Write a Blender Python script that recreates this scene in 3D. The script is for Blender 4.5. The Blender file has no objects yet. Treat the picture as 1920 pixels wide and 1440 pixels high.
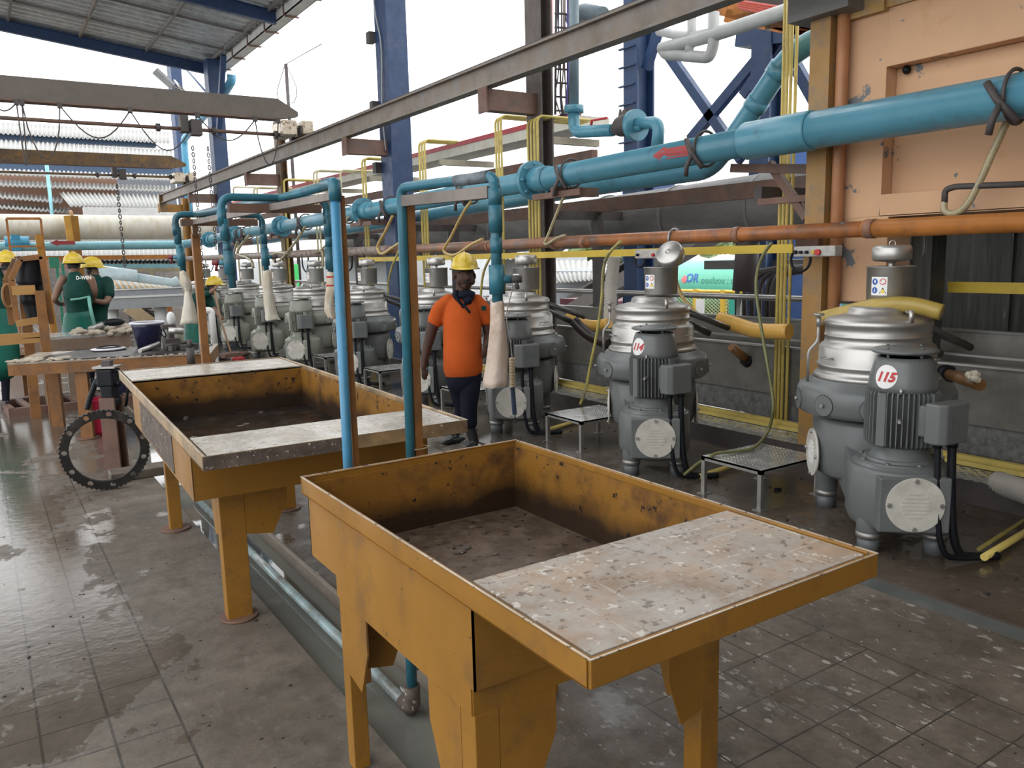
import bpy, bmesh, math, random
from mathutils import Vector as V, Matrix, Euler
random.seed(7)
S = bpy.context.scene
COL = S.collection
PI = math.pi

# ---------------------------------------------------------------- camera, world, exposure
CAMH = 1.68
YAW, PIT, ROL, FPX = 0.57963369, 0.15674606, -0.02492483, 1513.0
_f = V((math.sin(YAW)*math.cos(PIT), math.cos(YAW)*math.cos(PIT), -math.sin(PIT)))
_r = V((math.cos(YAW), -math.sin(YAW), 0))
_u = _r.cross(_f)
_r2 = _r*math.cos(ROL) + _u*math.sin(ROL)
_u2 = -_r*math.sin(ROL) + _u*math.cos(ROL)
CAMP = V((0, 0, CAMH))
cd = bpy.data.cameras.new('camera'); cam = bpy.data.objects.new('camera', cd); COL.objects.link(cam)
cd.sensor_width = 36; cd.sensor_fit = 'HORIZONTAL'; cd.lens = 36*FPX/1920; cd.clip_end = 500; cd.clip_start = 0.05
cam.matrix_world = Matrix.Translation(CAMP) @ Matrix((( _r2.x, _u2.x, -_f.x), (_r2.y, _u2.y, -_f.y), (_r2.z, _u2.z, -_f.z))).to_4x4()
S.camera = cam

w = bpy.data.worlds.new('overcast_sky'); S.world = w; w.use_nodes = True
wn = w.node_tree.nodes; wl = w.node_tree.links
bg = wn['Background']; tc = wn.new('ShaderNodeTexCoord'); nz = wn.new('ShaderNodeTexNoise'); nz.inputs['Scale'].default_value = 1.6; nz.inputs['Detail'].default_value = 3
rp = wn.new('ShaderNodeValToRGB'); rp.color_ramp.elements[0].position = .3; rp.color_ramp.elements[0].color = (.92, .945, .97, 1); rp.color_ramp.elements[1].position = .7; rp.color_ramp.elements[1].color = (1, 1, 1, 1)
wl.new(tc.outputs['Generated'], nz.inputs['Vector']); wl.new(nz.outputs['Fac'], rp.inputs['Fac']); wl.new(rp.outputs['Color'], bg.inputs['Color'])
bg.inputs['Strength'].default_value = 2.5
sd = bpy.data.lights.new('veiled_sun', 'SUN'); sd.energy = 0.25; sd.angle = math.radians(40); sd.color = (1, .97, .92)
so = bpy.data.objects.new('veiled_sun', sd); COL.objects.link(so); so.rotation_euler = (math.radians(38), math.radians(22), 0)

S.view_settings.view_transform = 'Standard'; S.view_settings.look = 'None'; S.view_settings.gamma = 1
S.view_settings.use_curve_mapping = False; S.view_settings.exposure = 0.12

# ---------------------------------------------------------------- pixel -> point on a known plane
def ray(x, y): return _r2*((x-960)/FPX) - _u2*((y-720)/FPX) + _f
def AZ(x, y, z): d = ray(x, y); return CAMP + d*((z-CAMH)/d.z)
def AX(x, y, X): d = ray(x, y); return CAMP + d*(X/d.x)
def AY(x, y, Y): d = ray(x, y); return CAMP + d*(Y/d.y)
def AD(x, y, dep): return CAMP + ray(x, y)*dep

# ---------------------------------------------------------------- materials
MC = {}
def M(name, col=(.5, .5, .5), rough=.5, metal=0, var=.12, vs=6, dirt=None, damt=.4, ds=4, chip=None, camt=.3, cs=30, bump=0, stretch=None, alpha=None, trans=0, emis=None, rvar=.1, world=False, zdirt=None, spec=None, scr=None):
    if name in MC: return MC[name]
    m = bpy.data.materials.new(name); m.use_nodes = True; MC[name] = m
    n = m.node_tree.nodes; l = m.node_tree.links; b = n['Principled BSDF']
    t = n.new('ShaderNodeNewGeometry').outputs['Position'] if world else n.new('ShaderNodeTexCoord').outputs['Object']
    if stretch:
        mp = n.new('ShaderNodeMapping'); mp.inputs['Scale'].default_value = stretch; l.new(t, mp.inputs['Vector']); tv = mp.outputs['Vector']
    else: tv = t
    def noise(sc, det=5, ro=.6):
        q = n.new('ShaderNodeTexNoise'); q.inputs['Scale'].default_value = sc; q.inputs['Detail'].default_value = det; q.inputs['Roughness'].default_value = ro
        l.new(tv, q.inputs['Vector']); return q.outputs['Fac']
    def rng(src, a, c, d=0, e=1):
        q = n.new('ShaderNodeMapRange'); q.inputs['From Min'].default_value = a; q.inputs['From Max'].default_value = c
        q.inputs['To Min'].default_value = d; q.inputs['To Max'].default_value = e; l.new(src, q.inputs['Value']); return q.outputs['Result']
    def mix(f, a, c):
        q = n.new('ShaderNodeMix'); q.data_type = 'RGBA'
        l.new(f, q.inputs['Factor'])
        for k, v in (('A', a), ('B', c)):
            s = [i for i in q.inputs if i.name == k and i.type == 'RGBA'][0]
            if isinstance(v, tuple): s.default_value = (*v[:3], 1)
            else: l.new(v, s)
        return [o for o in q.outputs if o.type == 'RGBA'][0]
    n1 = noise(vs)
    c = mix(rng(n1, .3, .7), tuple(max(0, x*(1-var)) for x in col), tuple(min(1, x*(1+var)) for x in col))
    if dirt: c = mix(rng(noise(ds, 9, .7), .62-damt*.4, .78-damt*.3, 0, .9), c, dirt)
    if scr:
        for ang, stv in ((.5, (2.2, 34, 1)), (-.35, (30, 2.0, 1))):
            mp2 = n.new('ShaderNodeMapping'); mp2.inputs['Rotation'].default_value = (0, 0, ang); mp2.inputs['Scale'].default_value = stv; l.new(t, mp2.inputs['Vector'])
            q = n.new('ShaderNodeTexNoise'); q.inputs['Scale'].default_value = 1.6; q.inputs['Detail'].default_value = 5; q.inputs['Roughness'].default_value = .7; l.new(mp2.outputs[0], q.inputs['Vector'])
            c = mix(rng(q.outputs['Fac'], .60, .68, 0, .7), c, scr)
        q = n.new('ShaderNodeTexNoise'); q.inputs['Scale'].default_value = 45; q.inputs['Detail'].default_value = 6; l.new(t, q.inputs['Vector']); c = mix(rng(q.outputs['Fac'], .60, .66, 0, .8), c, tuple(x*.35 for x in col))
    if chip: c = mix(rng(noise(cs, 6, .65), .74-camt*.3, .76-camt*.3), c, chip)
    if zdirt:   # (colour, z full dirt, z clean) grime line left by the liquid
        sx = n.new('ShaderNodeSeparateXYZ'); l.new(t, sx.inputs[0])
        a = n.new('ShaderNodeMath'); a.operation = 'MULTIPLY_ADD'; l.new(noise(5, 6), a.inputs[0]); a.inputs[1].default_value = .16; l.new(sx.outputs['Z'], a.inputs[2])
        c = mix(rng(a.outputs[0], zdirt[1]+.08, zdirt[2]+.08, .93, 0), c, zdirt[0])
    l.new(c, b.inputs['Base Color']); b.inputs['Metallic'].default_value = metal
    l.new(rng(noise(vs*1.7), .3, .7, max(0, rough-rvar), min(1, rough+rvar)), b.inputs['Roughness'])
    if bump:
        q = n.new('ShaderNodeBump'); q.inputs['Strength'].default_value = bump; q.inputs['Distance'].default_value = .01
        l.new(noise(vs*4), q.inputs['Height']); l.new(q.outputs[0], b.inputs['Normal'])
    if trans: b.inputs['Transmission Weight'].default_value = trans
    if alpha is not None: b.inputs['Alpha'].default_value = alpha
    if spec is not None: b.inputs['Specular IOR Level'].default_value = spec
    if emis: b.inputs['Emission Color'].default_value = (*emis[:3], 1); b.inputs['Emission Strength'].default_value = emis[3]
    return m

YEL = M('amber_paint', (.275, .13, .020), .45, var=.16, vs=2.2, dirt=(.15, .08, .03), damt=.26, ds=4, chip=(.03, .02, .015), camt=.22, cs=34, spec=.35)
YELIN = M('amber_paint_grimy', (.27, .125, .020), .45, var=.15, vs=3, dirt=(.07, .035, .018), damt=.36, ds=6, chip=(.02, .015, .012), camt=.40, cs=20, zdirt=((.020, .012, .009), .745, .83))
YELOLD = M('amber_paint_worn', (.225, .12, .035), .55, var=.3, vs=4, dirt=(.10, .07, .045), damt=.6, ds=5, chip=(.05, .05, .06), camt=.45, cs=14)
BROWNO = M('orange_brown_paint', (.24, .105, .03), .55, var=.2, dirt=(.10, .06, .04), damt=.3)
EDGE = M('bare_steel_edge', (.55, .47, .36), .35, metal=.5, var=.2, chip=(.1, .07, .05), camt=.5, cs=25)
SHELF = M('scuffed_worktop', (.31, .22, .15), .40, var=.35, vs=4, dirt=(.36, .33, .29), damt=.55, ds=9, chip=(.54, .50, .44), camt=.43, cs=30, bump=.2, rvar=.16, spec=.4, scr=(.56, .50, .43))
SHELF2 = M('wet_worktop', (.36, .32, .26), .28, var=.25, vs=6, dirt=(.54, .51, .45), damt=.45, ds=9, chip=(.10, .08, .06), camt=.35, cs=30, bump=.2, scr=(.6, .57, .5))
TFLOOR = M('tank_bottom', (.085, .058, .04), .45, var=.3, vs=6, dirt=(.16, .12, .09), damt=.4, ds=9, chip=(.03, .02, .015), camt=.5, cs=22, bump=.3, spec=.2)
TWET = M('tank_bottom_wet', (.016, .013, .011), .25, spec=.25, var=.4, dirt=(.06, .045, .035), damt=.2, chip=(.5, .48, .45), camt=.08, cs=18)
GRIME_SHADE = M('crust_shade_dark', (.10, .075, .06), .7, var=.5, vs=14, chip=(.5, .45, .4), camt=.42, cs=60, bump=.4)
CLOTHW = M('cloth_offwhite', (.60, .57, .48), .85, var=.12, vs=8, dirt=(.42, .26, .14), damt=.25, bump=.4, spec=.15)
BLK = M('black_rubber', (.009, .010, .013), .5, var=.3, spec=.22)
MGREY = M('machine_grey', (.135, .144, .142), .34, var=.08, vs=3, dirt=(.10, .10, .095), damt=.15, rvar=.06)
MGREYD = M('machine_grey_dark', (.12, .13, .135), .4, var=.1)
MCREAM = M('machine_cream', (.27, .28, .235), .4, var=.1, dirt=(.22, .22, .18), damt=.2)
SS = M('stainless', (.50, .485, .46), .40, metal=.85, var=.06, vs=1.5, rvar=.03)
SSD = M('stainless_dull', (.36, .35, .33), .42, metal=.75, var=.10)
PLATE = M('plate_cream', (.58, .56, .50), .4, var=.08, dirt=(.40, .38, .33), damt=.3)
WHITE = M('white_paint', (.78, .78, .76), .5, var=.06)
RED = M('red_paint', (.50, .03, .035), .5)
DRED = M('handle_red', (.16, .015, .02), .45)
BLUEPVC = M('pvc_blue', (.085, .27, .36), .33, var=.12, vs=2, dirt=(.06, .13, .16), damt=.18, ds=5)
TEALPVC = M('pvc_teal', (.028, .145, .20), .36, var=.2, dirt=(.02, .06, .075), damt=.25)
PALEPVC = M('pvc_pale', (.22, .45, .50), .35, var=.1)
ORPIPE = M('pipe_orange', (.46, .17, .035), .38, var=.25, vs=3, dirt=(.15, .075, .045), damt=.25, ds=5, chip=(.16, .19, .21), camt=.36, cs=3.8)
RUSTPIPE = M('pipe_rust', (.27, .125, .07), .5, var=.3, dirt=(.16, .15, .14), damt=.4)
BLUEST = M('steel_blue', (.017, .044, .115), .5, var=.15, dirt=(.05, .07, .12), damt=.2)
RUST = M('steel_rust', (.155, .085, .06), .65, var=.25, dirt=(.10, .08, .07), damt=.3)
RAILM = M('rail_steel', (.20, .16, .125), .6, var=.25, vs=3, dirt=(.22, .21, .2), damt=.45)
DARKST = M('steel_dark', (.065, .055, .052), .6, var=.2)
CREAMC = M('conduit_cream', (.62, .55, .34), .45, var=.1, dirt=(.35, .27, .12), damt=.2)
YELC = M('conduit_yellow', (.60, .47, .13), .45, var=.12, dirt=(.35, .24, .07), damt=.25)
YBAR = M('bar_yellow', (.50, .35, .03), .5, var=.1)
HOSEY = M('hose_amber', (.52, .36, .12), .3, var=.15, trans=.15)
HOSEC = M('hose_clear', (.50, .43, .26), .25, var=.15, trans=.3)
TUBEY = M('tube_yellow', (.66, .38, .08), .35, var=.1, trans=.05)
DUCTG = M('duct_grey', (.13, .13, .125), .55, var=.25, vs=3, dirt=(.22, .21, .2), damt=.35, stretch=(1, .25, 1))
CREAMD = M('duct_cream', (.62, .60, .52), .55, var=.08, dirt=(.50, .42, .28), damt=.35, stretch=(1, 1, .4))
TANKM = M('channel_steel', (.16, .155, .135), .38, metal=.2, var=.2, dirt=(.12, .11, .09), damt=.3)
CHECK = M('galvanised', (.60, .60, .58), .24, metal=.75, var=.2, dirt=(.12, .12, .11), damt=.2)
WALLP = M('wall_peach', (.61, .37, .215), .75, var=.07, vs=1.2, dirt=(.50, .25, .08), damt=.10, ds=1.4, chip=(.17, .18, .19), camt=.40, cs=3.2, bump=.08, world=True)
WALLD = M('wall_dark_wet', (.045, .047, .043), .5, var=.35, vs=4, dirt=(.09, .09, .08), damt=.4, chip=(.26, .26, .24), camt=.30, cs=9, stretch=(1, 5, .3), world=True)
SKIN = M('skin_brown', (.062, .031, .022), .6, var=.05, spec=.25)
SKIN2 = M('skin_tan', (.22, .12, .08), .5, var=.06)
HAIR = M('hair_black', (.01, .009, .009), .7)
ORSH = M('shirt_orange', (.47, .088, .018), .85, var=.12, vs=4, bump=.35, spec=.1)
NAVY = M('trouser_navy', (.008, .009, .018), .8, var=.2, spec=.15)
GRN = M('apron_green', (.008, .10, .072), .45, var=.25, spec=.25)
GRND = M('apron_dark', (.006, .045, .035), .6, var=.25, spec=.15)
HATM = M('helmet_yellow', (.60, .43, .04), .3, var=.05)
BOOT = M('boot_black', (.015, .016, .018), .25)
CLOTH = M('cloth_bag', (.52, .43, .36), .85, var=.12, vs=9, dirt=(.30, .20, .13), damt=.25, bump=.4)
CORR = M('roof_fibre', (.37, .37, .355), .7, var=.1, vs=1.5, dirt=(.42, .42, .40), damt=.3)
ROOFS = M('roof_zinc', (.56, .58, .60), .36, metal=.6, var=.2)
TREEM = M('foliage', (.12, .17, .06), .7, var=.5, vs=3)
TANKER = M('tanker_green', (.13, .52, .36), .35, var=.06)
PINK = M('bucket_pink', (.75, .03, .10), .4)
DKBLUE = M('bucket_navy', (.018, .02, .055), .3)

# ---------------------------------------------------------------- builders
def link(o): COL.objects.link(o); return o
def thing(name, label, cat, loc=(0, 0, 0), rz=0, group=None):
    o = bpy.data.objects.new(name, None); o.empty_display_size = .1; link(o)
    o.location = loc; o.rotation_euler = (0, 0, rz); o['label'] = label; o['category'] = cat
    if group: o['group'] = group
    return o
def tag(o, label, cat, group=None, kind=None):
    o['label'] = label; o['category'] = cat
    if group: o['group'] = group
    if kind: o['kind'] = kind
    return o
def root_of(o):
    while o.parent: o = o.parent
    return o
def frame(d, up=V((0, 0, 1))):
    d = d.normalized()
    if abs(d.dot(up)) > .98: up = V((0, 1, 0)) if abs(d.y) < .9 else V((1, 0, 0))
    s = d.cross(up).normalized(); return s, s.cross(d).normalized()
class B:
    def __init__(s): s.v = []; s.f = []; s.m = []; s.mi = 0; s.sm = []
    def add(s, vs, fs, smooth=False):
        k = len(s.v); s.v += [V(p) for p in vs]
        for f in fs: s.f.append([k+i for i in f]); s.m.append(s.mi); s.sm.append(smooth)
        return s
    def hexa(s, p): return s.add(p, [(0, 3, 2, 1), (4, 5, 6, 7), (0, 1, 5, 4), (1, 2, 6, 5), (2, 3, 7, 6), (3, 0, 4, 7)])
    def box(s, a, b):
        (x0, y0, z0), (x1, y1, z1) = a, b
        if x0 > x1: x0, x1 = x1, x0
        if y0 > y1: y0, y1 = y1, y0
        if z0 > z1: z0, z1 = z1, z0
        return s.hexa([(x0, y0, z0), (x1, y0, z0), (x1, y1, z0), (x0, y1, z0), (x0, y0, z1), (x1, y0, z1), (x1, y1, z1), (x0, y1, z1)])
    def cbox(s, c, d, rz=0):
        R = Matrix.Rotation(rz, 3, 'Z'); c = V(c); h = V(d)/2
        return s.hexa([c + R @ V((x*h.x, y*h.y, z*h.z)) for z in (-1, 1) for x, y in ((-1, -1), (1, -1), (1, 1), (-1, 1))])
    def beam(s, p, q, w, h, up=V((0, 0, 1))):
        p, q = V(p), V(q); a, b = frame(q-p, up)
        P = [o + a*(x*w/2) + b*(y*h/2) for o in (p, q) for x, y in ((-1, -1), (1, -1), (1, 1), (-1, 1))]
        return s.hexa(P)
    def ibeam(s, p, q, w, h, t=.015, up=V((0, 0, 1))):
        p, q = V(p), V(q); a, b = frame(q-p, up)
        s.beam(p+b*(h/2-t/2), q+b*(h/2-t/2), w, t, up); s.beam(p-b*(h/2-t/2), q-b*(h/2-t/2), w, t, up); s.beam(p, q, t, h-2*t, up); return s
    def tube(s, pts, r, n=10, cap=True, hollow=0, smooth=True):
        pts = [V(p) for p in pts]; N = len(pts)
        rr = r if isinstance(r, (list, tuple)) else [r]*N
        T = []
        for i in range(N):
            if i == 0: t = pts[1]-pts[0]
            elif i == N-1: t = pts[-1]-pts[-2]
            else: t = (pts[i+1]-pts[i]).normalized()+(pts[i]-pts[i-1]).normalized()
            T.append(t.normalized() if t.length > 1e-9 else V((0, 0, 1)))
        a, b = frame(T[0]); vs = []; fs = []
        for i in range(N):
            a = (a - T[i]*a.dot(T[i])).normalized(); b = T[i].cross(a)
            for k in range(n):
                g = 2*PI*k/n; vs.append(pts[i] + (a*math.cos(g)+b*math.sin(g))*rr[i])
        for i in range(N-1):
            for k in range(n): fs.append((i*n+k, i*n+(k+1) % n, (i+1)*n+(k+1) % n, (i+1)*n+k))
        s.add(vs, fs, smooth)
        if cap: s.add(vs[:n], [tuple(range(n))[::-1]]); s.add(vs[-n:], [tuple(range(n))])
        return s
    def cyl(s, p, q, r, r2=None, n=20): return s.tube([p, q], [r, r if r2 is None else r2], n)
    def lathe(s, prof, o=(0, 0, 0), n=32, d=V((0, 0, 1)), smooth=True, sx=1, sy=1, rot=0):
        o = V(o); d = V(d).normalized(); a, b = (V((1, 0, 0)), V((0, 1, 0))) if abs(d.z) > .99 else frame(d)
        vs = []; fs = []
        for r, z in prof:
            for k in range(n): g = 2*PI*k/n+rot; vs.append(o + a*(math.cos(g)*r*sx) + b*(math.sin(g)*r*sy) + d*z)
        m = len(prof)
        for i in range(m-1):
            for k in range(n): fs.append((i*n+k, i*n+(k+1) % n, (i+1)*n+(k+1) % n, (i+1)*n+k))
        s.add(vs, fs, smooth)
        if prof[0][0] > 1e-5: s.add(vs[:n], [tuple(range(n))[::-1]])
        if prof[-1][0] > 1e-5: s.add(vs[-n:], [tuple(range(n))])
        return s
    def ell(s, c, r, n=14, m=8, R=None):
        r = V(r) if not isinstance(r, (int, float)) else V((r, r, r)); c = V(c); vs = []; fs = []
        for i in range(m+1):
            t = PI*i/m
            for k in range(n):
                g = 2*PI*k/n; p = V((r.x*math.sin(t)*math.cos(g), r.y*math.sin(t)*math.sin(g), r.z*math.cos(t)))
                vs.append(c + (R @ p if R else p))
        for i in range(m):
            for k in range(n): fs.append((i*n+k, (i+1)*n+k, (i+1)*n+(k+1) % n, i*n+(k+1) % n))
        return s.add(vs, fs, True)
    def prism(s, poly, z0, z1):
        n = len(poly); vs = [(x, y, z0) for x, y in poly]+[(x, y, z1) for x, y in poly]
        return s.add(vs, [tuple(range(n))[::-1], tuple(range(n, 2*n))]+[(i, (i+1) % n, n+(i+1) % n, n+i) for i in range(n)])
    def slab(s, pts, nrm):     # planar polygon given thickness
        pts = [V(p) for p in pts]; n = len(pts); nrm = V(nrm); vs = pts+[p+nrm for p in pts]
        return s.add(vs, [tuple(range(n))[::-1], tuple(range(n, 2*n))]+[(i, (i+1) % n, n+(i+1) % n, n+i) for i in range(n)])
    def ring(s, c, d, R, r, n=24, m=8, sx=1, sy=1, arc=(0, 2*PI)):
        a, b = frame(V(d)); c = V(c); full = abs(arc[1]-arc[0]-2*PI) < 1e-6
        pts = [c + a*(R*sx*math.cos(arc[0]+(arc[1]-arc[0])*k/n)) + b*(R*sy*math.sin(arc[0]+(arc[1]-arc[0])*k/n)) for k in range(n+1)]
        return s.tube(pts, r, m, cap=not full)
    def obj(s, name, mat, parent=None, bevel=0, world=True, rm=0, smn=0, sub=0):
        me = bpy.data.meshes.new(name)
        vs = s.v
        if parent is not None and world:
            r = root_of(parent); Mi = (Matrix.Translation(r.location) @ Matrix.Rotation(r.rotation_euler.z, 4, 'Z')).inverted()
            vs = [Mi @ v for v in vs]
        org = None
        if parent is None:
            org = sum(vs, V())/max(1, len(vs)); org.z = min(v.z for v in vs); vs = [v-org for v in vs]
        me.from_pydata([tuple(v) for v in vs], [], s.f)
        for m in (mat if isinstance(mat, (list, tuple)) else [mat]): me.materials.append(m)
        for i, p in enumerate(me.polygons): p.material_index = s.m[i]; p.use_smooth = s.sm[i]
        bm = bmesh.new(); bm.from_mesh(me)
        if not rm: bmesh.ops.remove_doubles(bm, verts=bm.verts, dist=1e-6)
        bmesh.ops.recalc_face_normals(bm, faces=bm.faces); bm.to_mesh(me); bm.free()
        o = bpy.data.objects.new(name, me); link(o)
        if org is not None: o.location = org
        if parent is not None: o.parent = parent
        if bevel:
            k = o.modifiers.new('bevel', 'BEVEL'); k.width = bevel; k.segments = 2; k.limit_method = 'ANGLE'; k.angle_limit = .6
        if rm:
            k = o.modifiers.new('remesh', 'REMESH'); k.mode = 'VOXEL'; k.voxel_size = rm; k.use_smooth_shade = True
            if smn: k = o.modifiers.new('smooth', 'SMOOTH'); k.iterations = smn; k.factor = .5
        return o
def children(o): return [c for c in bpy.data.objects if c.parent == o]
def dup(o, parent=None, kids=None):
    c = o.copy(); link(c)
    if parent: c.parent = parent
    for ch in children(o): dup(ch, c)
    return c
def arcpts(pts, r=.06, n=6):   # round the corners of a polyline
    pts = [V(p) for p in pts]; out = [pts[0]]
    for i in range(1, len(pts)-1):
        a, b, c = pts[i-1], pts[i], pts[i+1]; d1 = (a-b); d2 = (c-b); k = min(r, d1.length*.45, d2.length*.45)
        p, q = b+d1.normalized()*k, b+d2.normalized()*k
        for j in range(n+1): t = j/n; out.append(p*(1-t)**2 + b*2*t*(1-t) + q*t*t)
    out.append(pts[-1]); return out
def smooth(pts, n=8):          # Catmull-Rom
    P = [V(p) for p in pts]; P = [P[0]*2-P[1]]+P+[P[-1]*2-P[-2]]; out = []
    for i in range(1, len(P)-2):
        for j in range(n):
            t = j/n; a, b, c, d = P[i-1:i+3]
            out.append(.5*((2*b)+(c-a)*t+(2*a-5*b+4*c-d)*t*t+(3*b-a-3*c+d)*t**3))
    out.append(P[-2]); return out
_TC = {}
def text2d(s, size, italic=0, bold=0):   # flat outline mesh of a word, centred
    key = (s, size, italic, bold)
    if key in _TC: return _TC[key]
    cu = bpy.data.curves.new('t', 'FONT'); cu.body = s; cu.size = size; cu.align_x = 'CENTER'; cu.align_y = 'CENTER'; cu.shear = italic; cu.offset = bold; cu.resolution_u = 3
    ob = bpy.data.objects.new('t', cu); COL.objects.link(ob); dg = bpy.context.evaluated_depsgraph_get(); me = ob.evaluated_get(dg).to_mesh()
    bm = bmesh.new(); bm.from_mesh(me); bmesh.ops.triangulate(bm, faces=bm.faces)
    r = ([tuple(v.co) for v in bm.verts], [tuple(v.index for v in f.verts) for f in bm.faces]); bm.free()
    bpy.data.objects.remove(ob); bpy.data.curves.remove(cu); _TC[key] = r; return r
def struct(o, kind='structure'): o['kind'] = kind; return o

# ---------------------------------------------------------------- floor
def floor_mat():
    m = bpy.data.materials.new('wet_concrete'); m.use_nodes = True; n = m.node_tree.nodes; l = m.node_tree.links; b = n['Principled BSDF']
    pos = n.new('ShaderNodeNewGeometry').outputs['Position']; sx = n.new('ShaderNodeSeparateXYZ'); l.new(pos, sx.inputs[0]); X, Y = sx.outputs['X'], sx.outputs['Y']
    def ma(op, a, c=None, d=None):
        q = n.new('ShaderNodeMath'); q.operation = op
        for i, v in enumerate((a, c, d)):
            if v is None: continue
            if isinstance(v, (int, float)): q.inputs[i].default_value = v
            else: l.new(v, q.inputs[i])
        return q.outputs[0]
    def noise(sc, det=6, ro=.6, st=None):
        q = n.new('ShaderNodeTexNoise'); q.inputs['Scale'].default_value = sc; q.inputs['Detail'].default_value = det; q.inputs['Roughness'].default_value = ro
        if st:
            mp = n.new('ShaderNodeMapping'); mp.inputs['Scale'].default_value = st; l.new(pos, mp.inputs['Vector']); l.new(mp.outputs[0], q.inputs['Vector'])
        else: l.new(pos, q.inputs['Vector'])
        return q.outputs['Fac']
    def rng(src, a, c, d=0., e=1.):
        q = n.new('ShaderNodeMapRange'); q.inputs['From Min'].default_value = a; q.inputs['From Max'].default_value = c; q.inputs['To Min'].default_value = d; q.inputs['To Max'].default_value = e; l.new(src, q.inputs['Value']); return q.outputs['Result']
    def mix(f, a, c):
        q = n.new('ShaderNodeMix'); q.data_type = 'RGBA'; l.new(f, q.inputs['Factor'])
        for k, v in (('A', a), ('B', c)):
            s = [i for i in q.inputs if i.name == k and i.type == 'RGBA'][0]
            if isinstance(v, tuple): s.default_value = (*v, 1)
            else: l.new(v, s)
        return [o for o in q.outputs if o.type == 'RGBA'][0]
    def line(c, sp, off, wd):     # 1 on a groove
        return ma('LESS_THAN', ma('ABSOLUTE', ma('SUBTRACT', ma('FRACT', ma('DIVIDE', ma('ADD', c, -off+sp*100.5), sp)), .5)), wd/sp/2)
    base = mix(rng(noise(1.3), .3, .7), (.115, .092, .069), (.188, .160, .127))
    base = mix(rng(noise(6, 12, .75), .44, .66), base, (.08, .065, .05))
    base = mix(rng(noise(11, 10, .72, (1.4, .8, 1)), .56, .70, 0, .55), base, (.255, .228, .195))
    base = mix(rng(noise(38, 4), .68, .72), base, (.06, .05, .04))
    white = ma('MULTIPLY', ma('LESS_THAN', noise(1.1, 3), .52), ma('MULTIPLY', ma('GREATER_THAN', noise(24, 7, .7, (1.0, .45, 1)), .60), ma('MULTIPLY', ma('GREATER_THAN', X, 1.4), ma('LESS_THAN', Y, 3.2))))
    vo = n.new('ShaderNodeTexVoronoi'); vo.inputs['Scale'].default_value = 17; mpv = n.new('ShaderNodeMapping'); mpv.inputs['Scale'].default_value = (1.25, .8, 1); mpv.inputs['Rotation'].default_value = (0, 0, .5); l.new(pos, mpv.inputs['Vector']); l.new(mpv.outputs[0], vo.inputs['Vector'])
    sr = n.new('ShaderNodeSeparateColor'); l.new(vo.outputs['Color'], sr.inputs[0])
    spots = ma('MULTIPLY', ma('LESS_THAN', vo.outputs['Distance'], ma('MULTIPLY', sr.outputs[0], .30)), ma('MULTIPLY', ma('GREATER_THAN', sr.outputs[1], .35), ma('MULTIPLY', ma('GREATER_THAN', X, 1.9), ma('LESS_THAN', Y, 3.2))))
    spots = ma('MULTIPLY', spots, ma('GREATER_THAN', noise(1.7, 3), .47))
    base = mix(ma('MULTIPLY', ma('MAXIMUM', white, spots), .6), base, (.55, .53, .49))
    gl = ma('MAXIMUM', line(X, .223, .465, .010), line(Y, .223, 3.44, .009)); gl = ma('MULTIPLY', gl, ma('MULTIPLY', ma('LESS_THAN', X, .47), ma('GREATER_THAN', Y, 2.55)))
    gr = ma('MAXIMUM', line(X, .213, 2.99, .007), line(Y, .225, 2.09, .007)); gr = ma('MULTIPLY', gr, ma('MULTIPLY', ma('MULTIPLY', ma('LESS_THAN', X, 2.995), ma('GREATER_THAN', X, 1.9)), ma('LESS_THAN', Y, 3.0)))
    groove = ma('MAXIMUM', gl, gr)
    base = mix(groove, base, (.03, .025, .02))
    # standing water: left aisle strip, far aisle, machine bay
    wn_ = ma('ADD', noise(1.5, 7, .62, (1.3, 1, 1)), ma('MULTIPLY', noise(9, 4), .12))
    reg = ma('MAXIMUM', ma('MULTIPLY', rng(X, .75, .2, 0, 1), rng(Y, 2.7, 3.4, 0, 1)), ma('MAXIMUM', rng(Y, 6.0, 9.5, 0, 1), ma('MULTIPLY', rng(X, 3.65, 3.9, 0, 1.2), rng(Y, 2.9, 4.4, .3, 1))))
    wet = rng(ma('ADD', wn_, ma('MULTIPLY', reg, .185)), .655, .675)
    damp = rng(ma('ADD', wn_, ma('MULTIPLY', reg, .2)), .52, .68)
    base = mix(ma('MULTIPLY', damp, .5), base, (.085, .072, .06))
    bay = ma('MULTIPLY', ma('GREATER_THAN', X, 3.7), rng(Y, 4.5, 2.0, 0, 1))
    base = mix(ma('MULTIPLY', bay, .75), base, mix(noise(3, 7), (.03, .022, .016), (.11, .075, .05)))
    l.new(base, b.inputs['Base Color'])
    r = ma('SUBTRACT', rng(noise(9, 10, .7), .35, .65, .42, .80), ma('MULTIPLY', damp, .2))
    q = n.new('ShaderNodeMix'); q.data_type = 'FLOAT'; l.new(wet, q.inputs[0]); l.new(r, q.inputs[2]); q.inputs[3].default_value = .05; l.new(q.outputs[0], b.inputs['Roughness'])
    bp = n.new('ShaderNodeBump'); bp.inputs['Distance'].default_value = .012
    h = ma('SUBTRACT', noise(16, 9, .65), ma('MULTIPLY', groove, .8)); l.new(h, bp.inputs['Height']); l.new(rng(wet, 0, 1, .34, .13), bp.inputs['Strength']); l.new(bp.outputs[0], b.inputs['Normal'])
    return m
FLOOR = floor_mat()
b = B()
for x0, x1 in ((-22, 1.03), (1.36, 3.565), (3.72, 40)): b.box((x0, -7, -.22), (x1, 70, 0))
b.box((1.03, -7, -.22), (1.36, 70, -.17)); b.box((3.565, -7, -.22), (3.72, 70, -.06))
struct(b.obj('floor', FLOOR))
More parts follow.
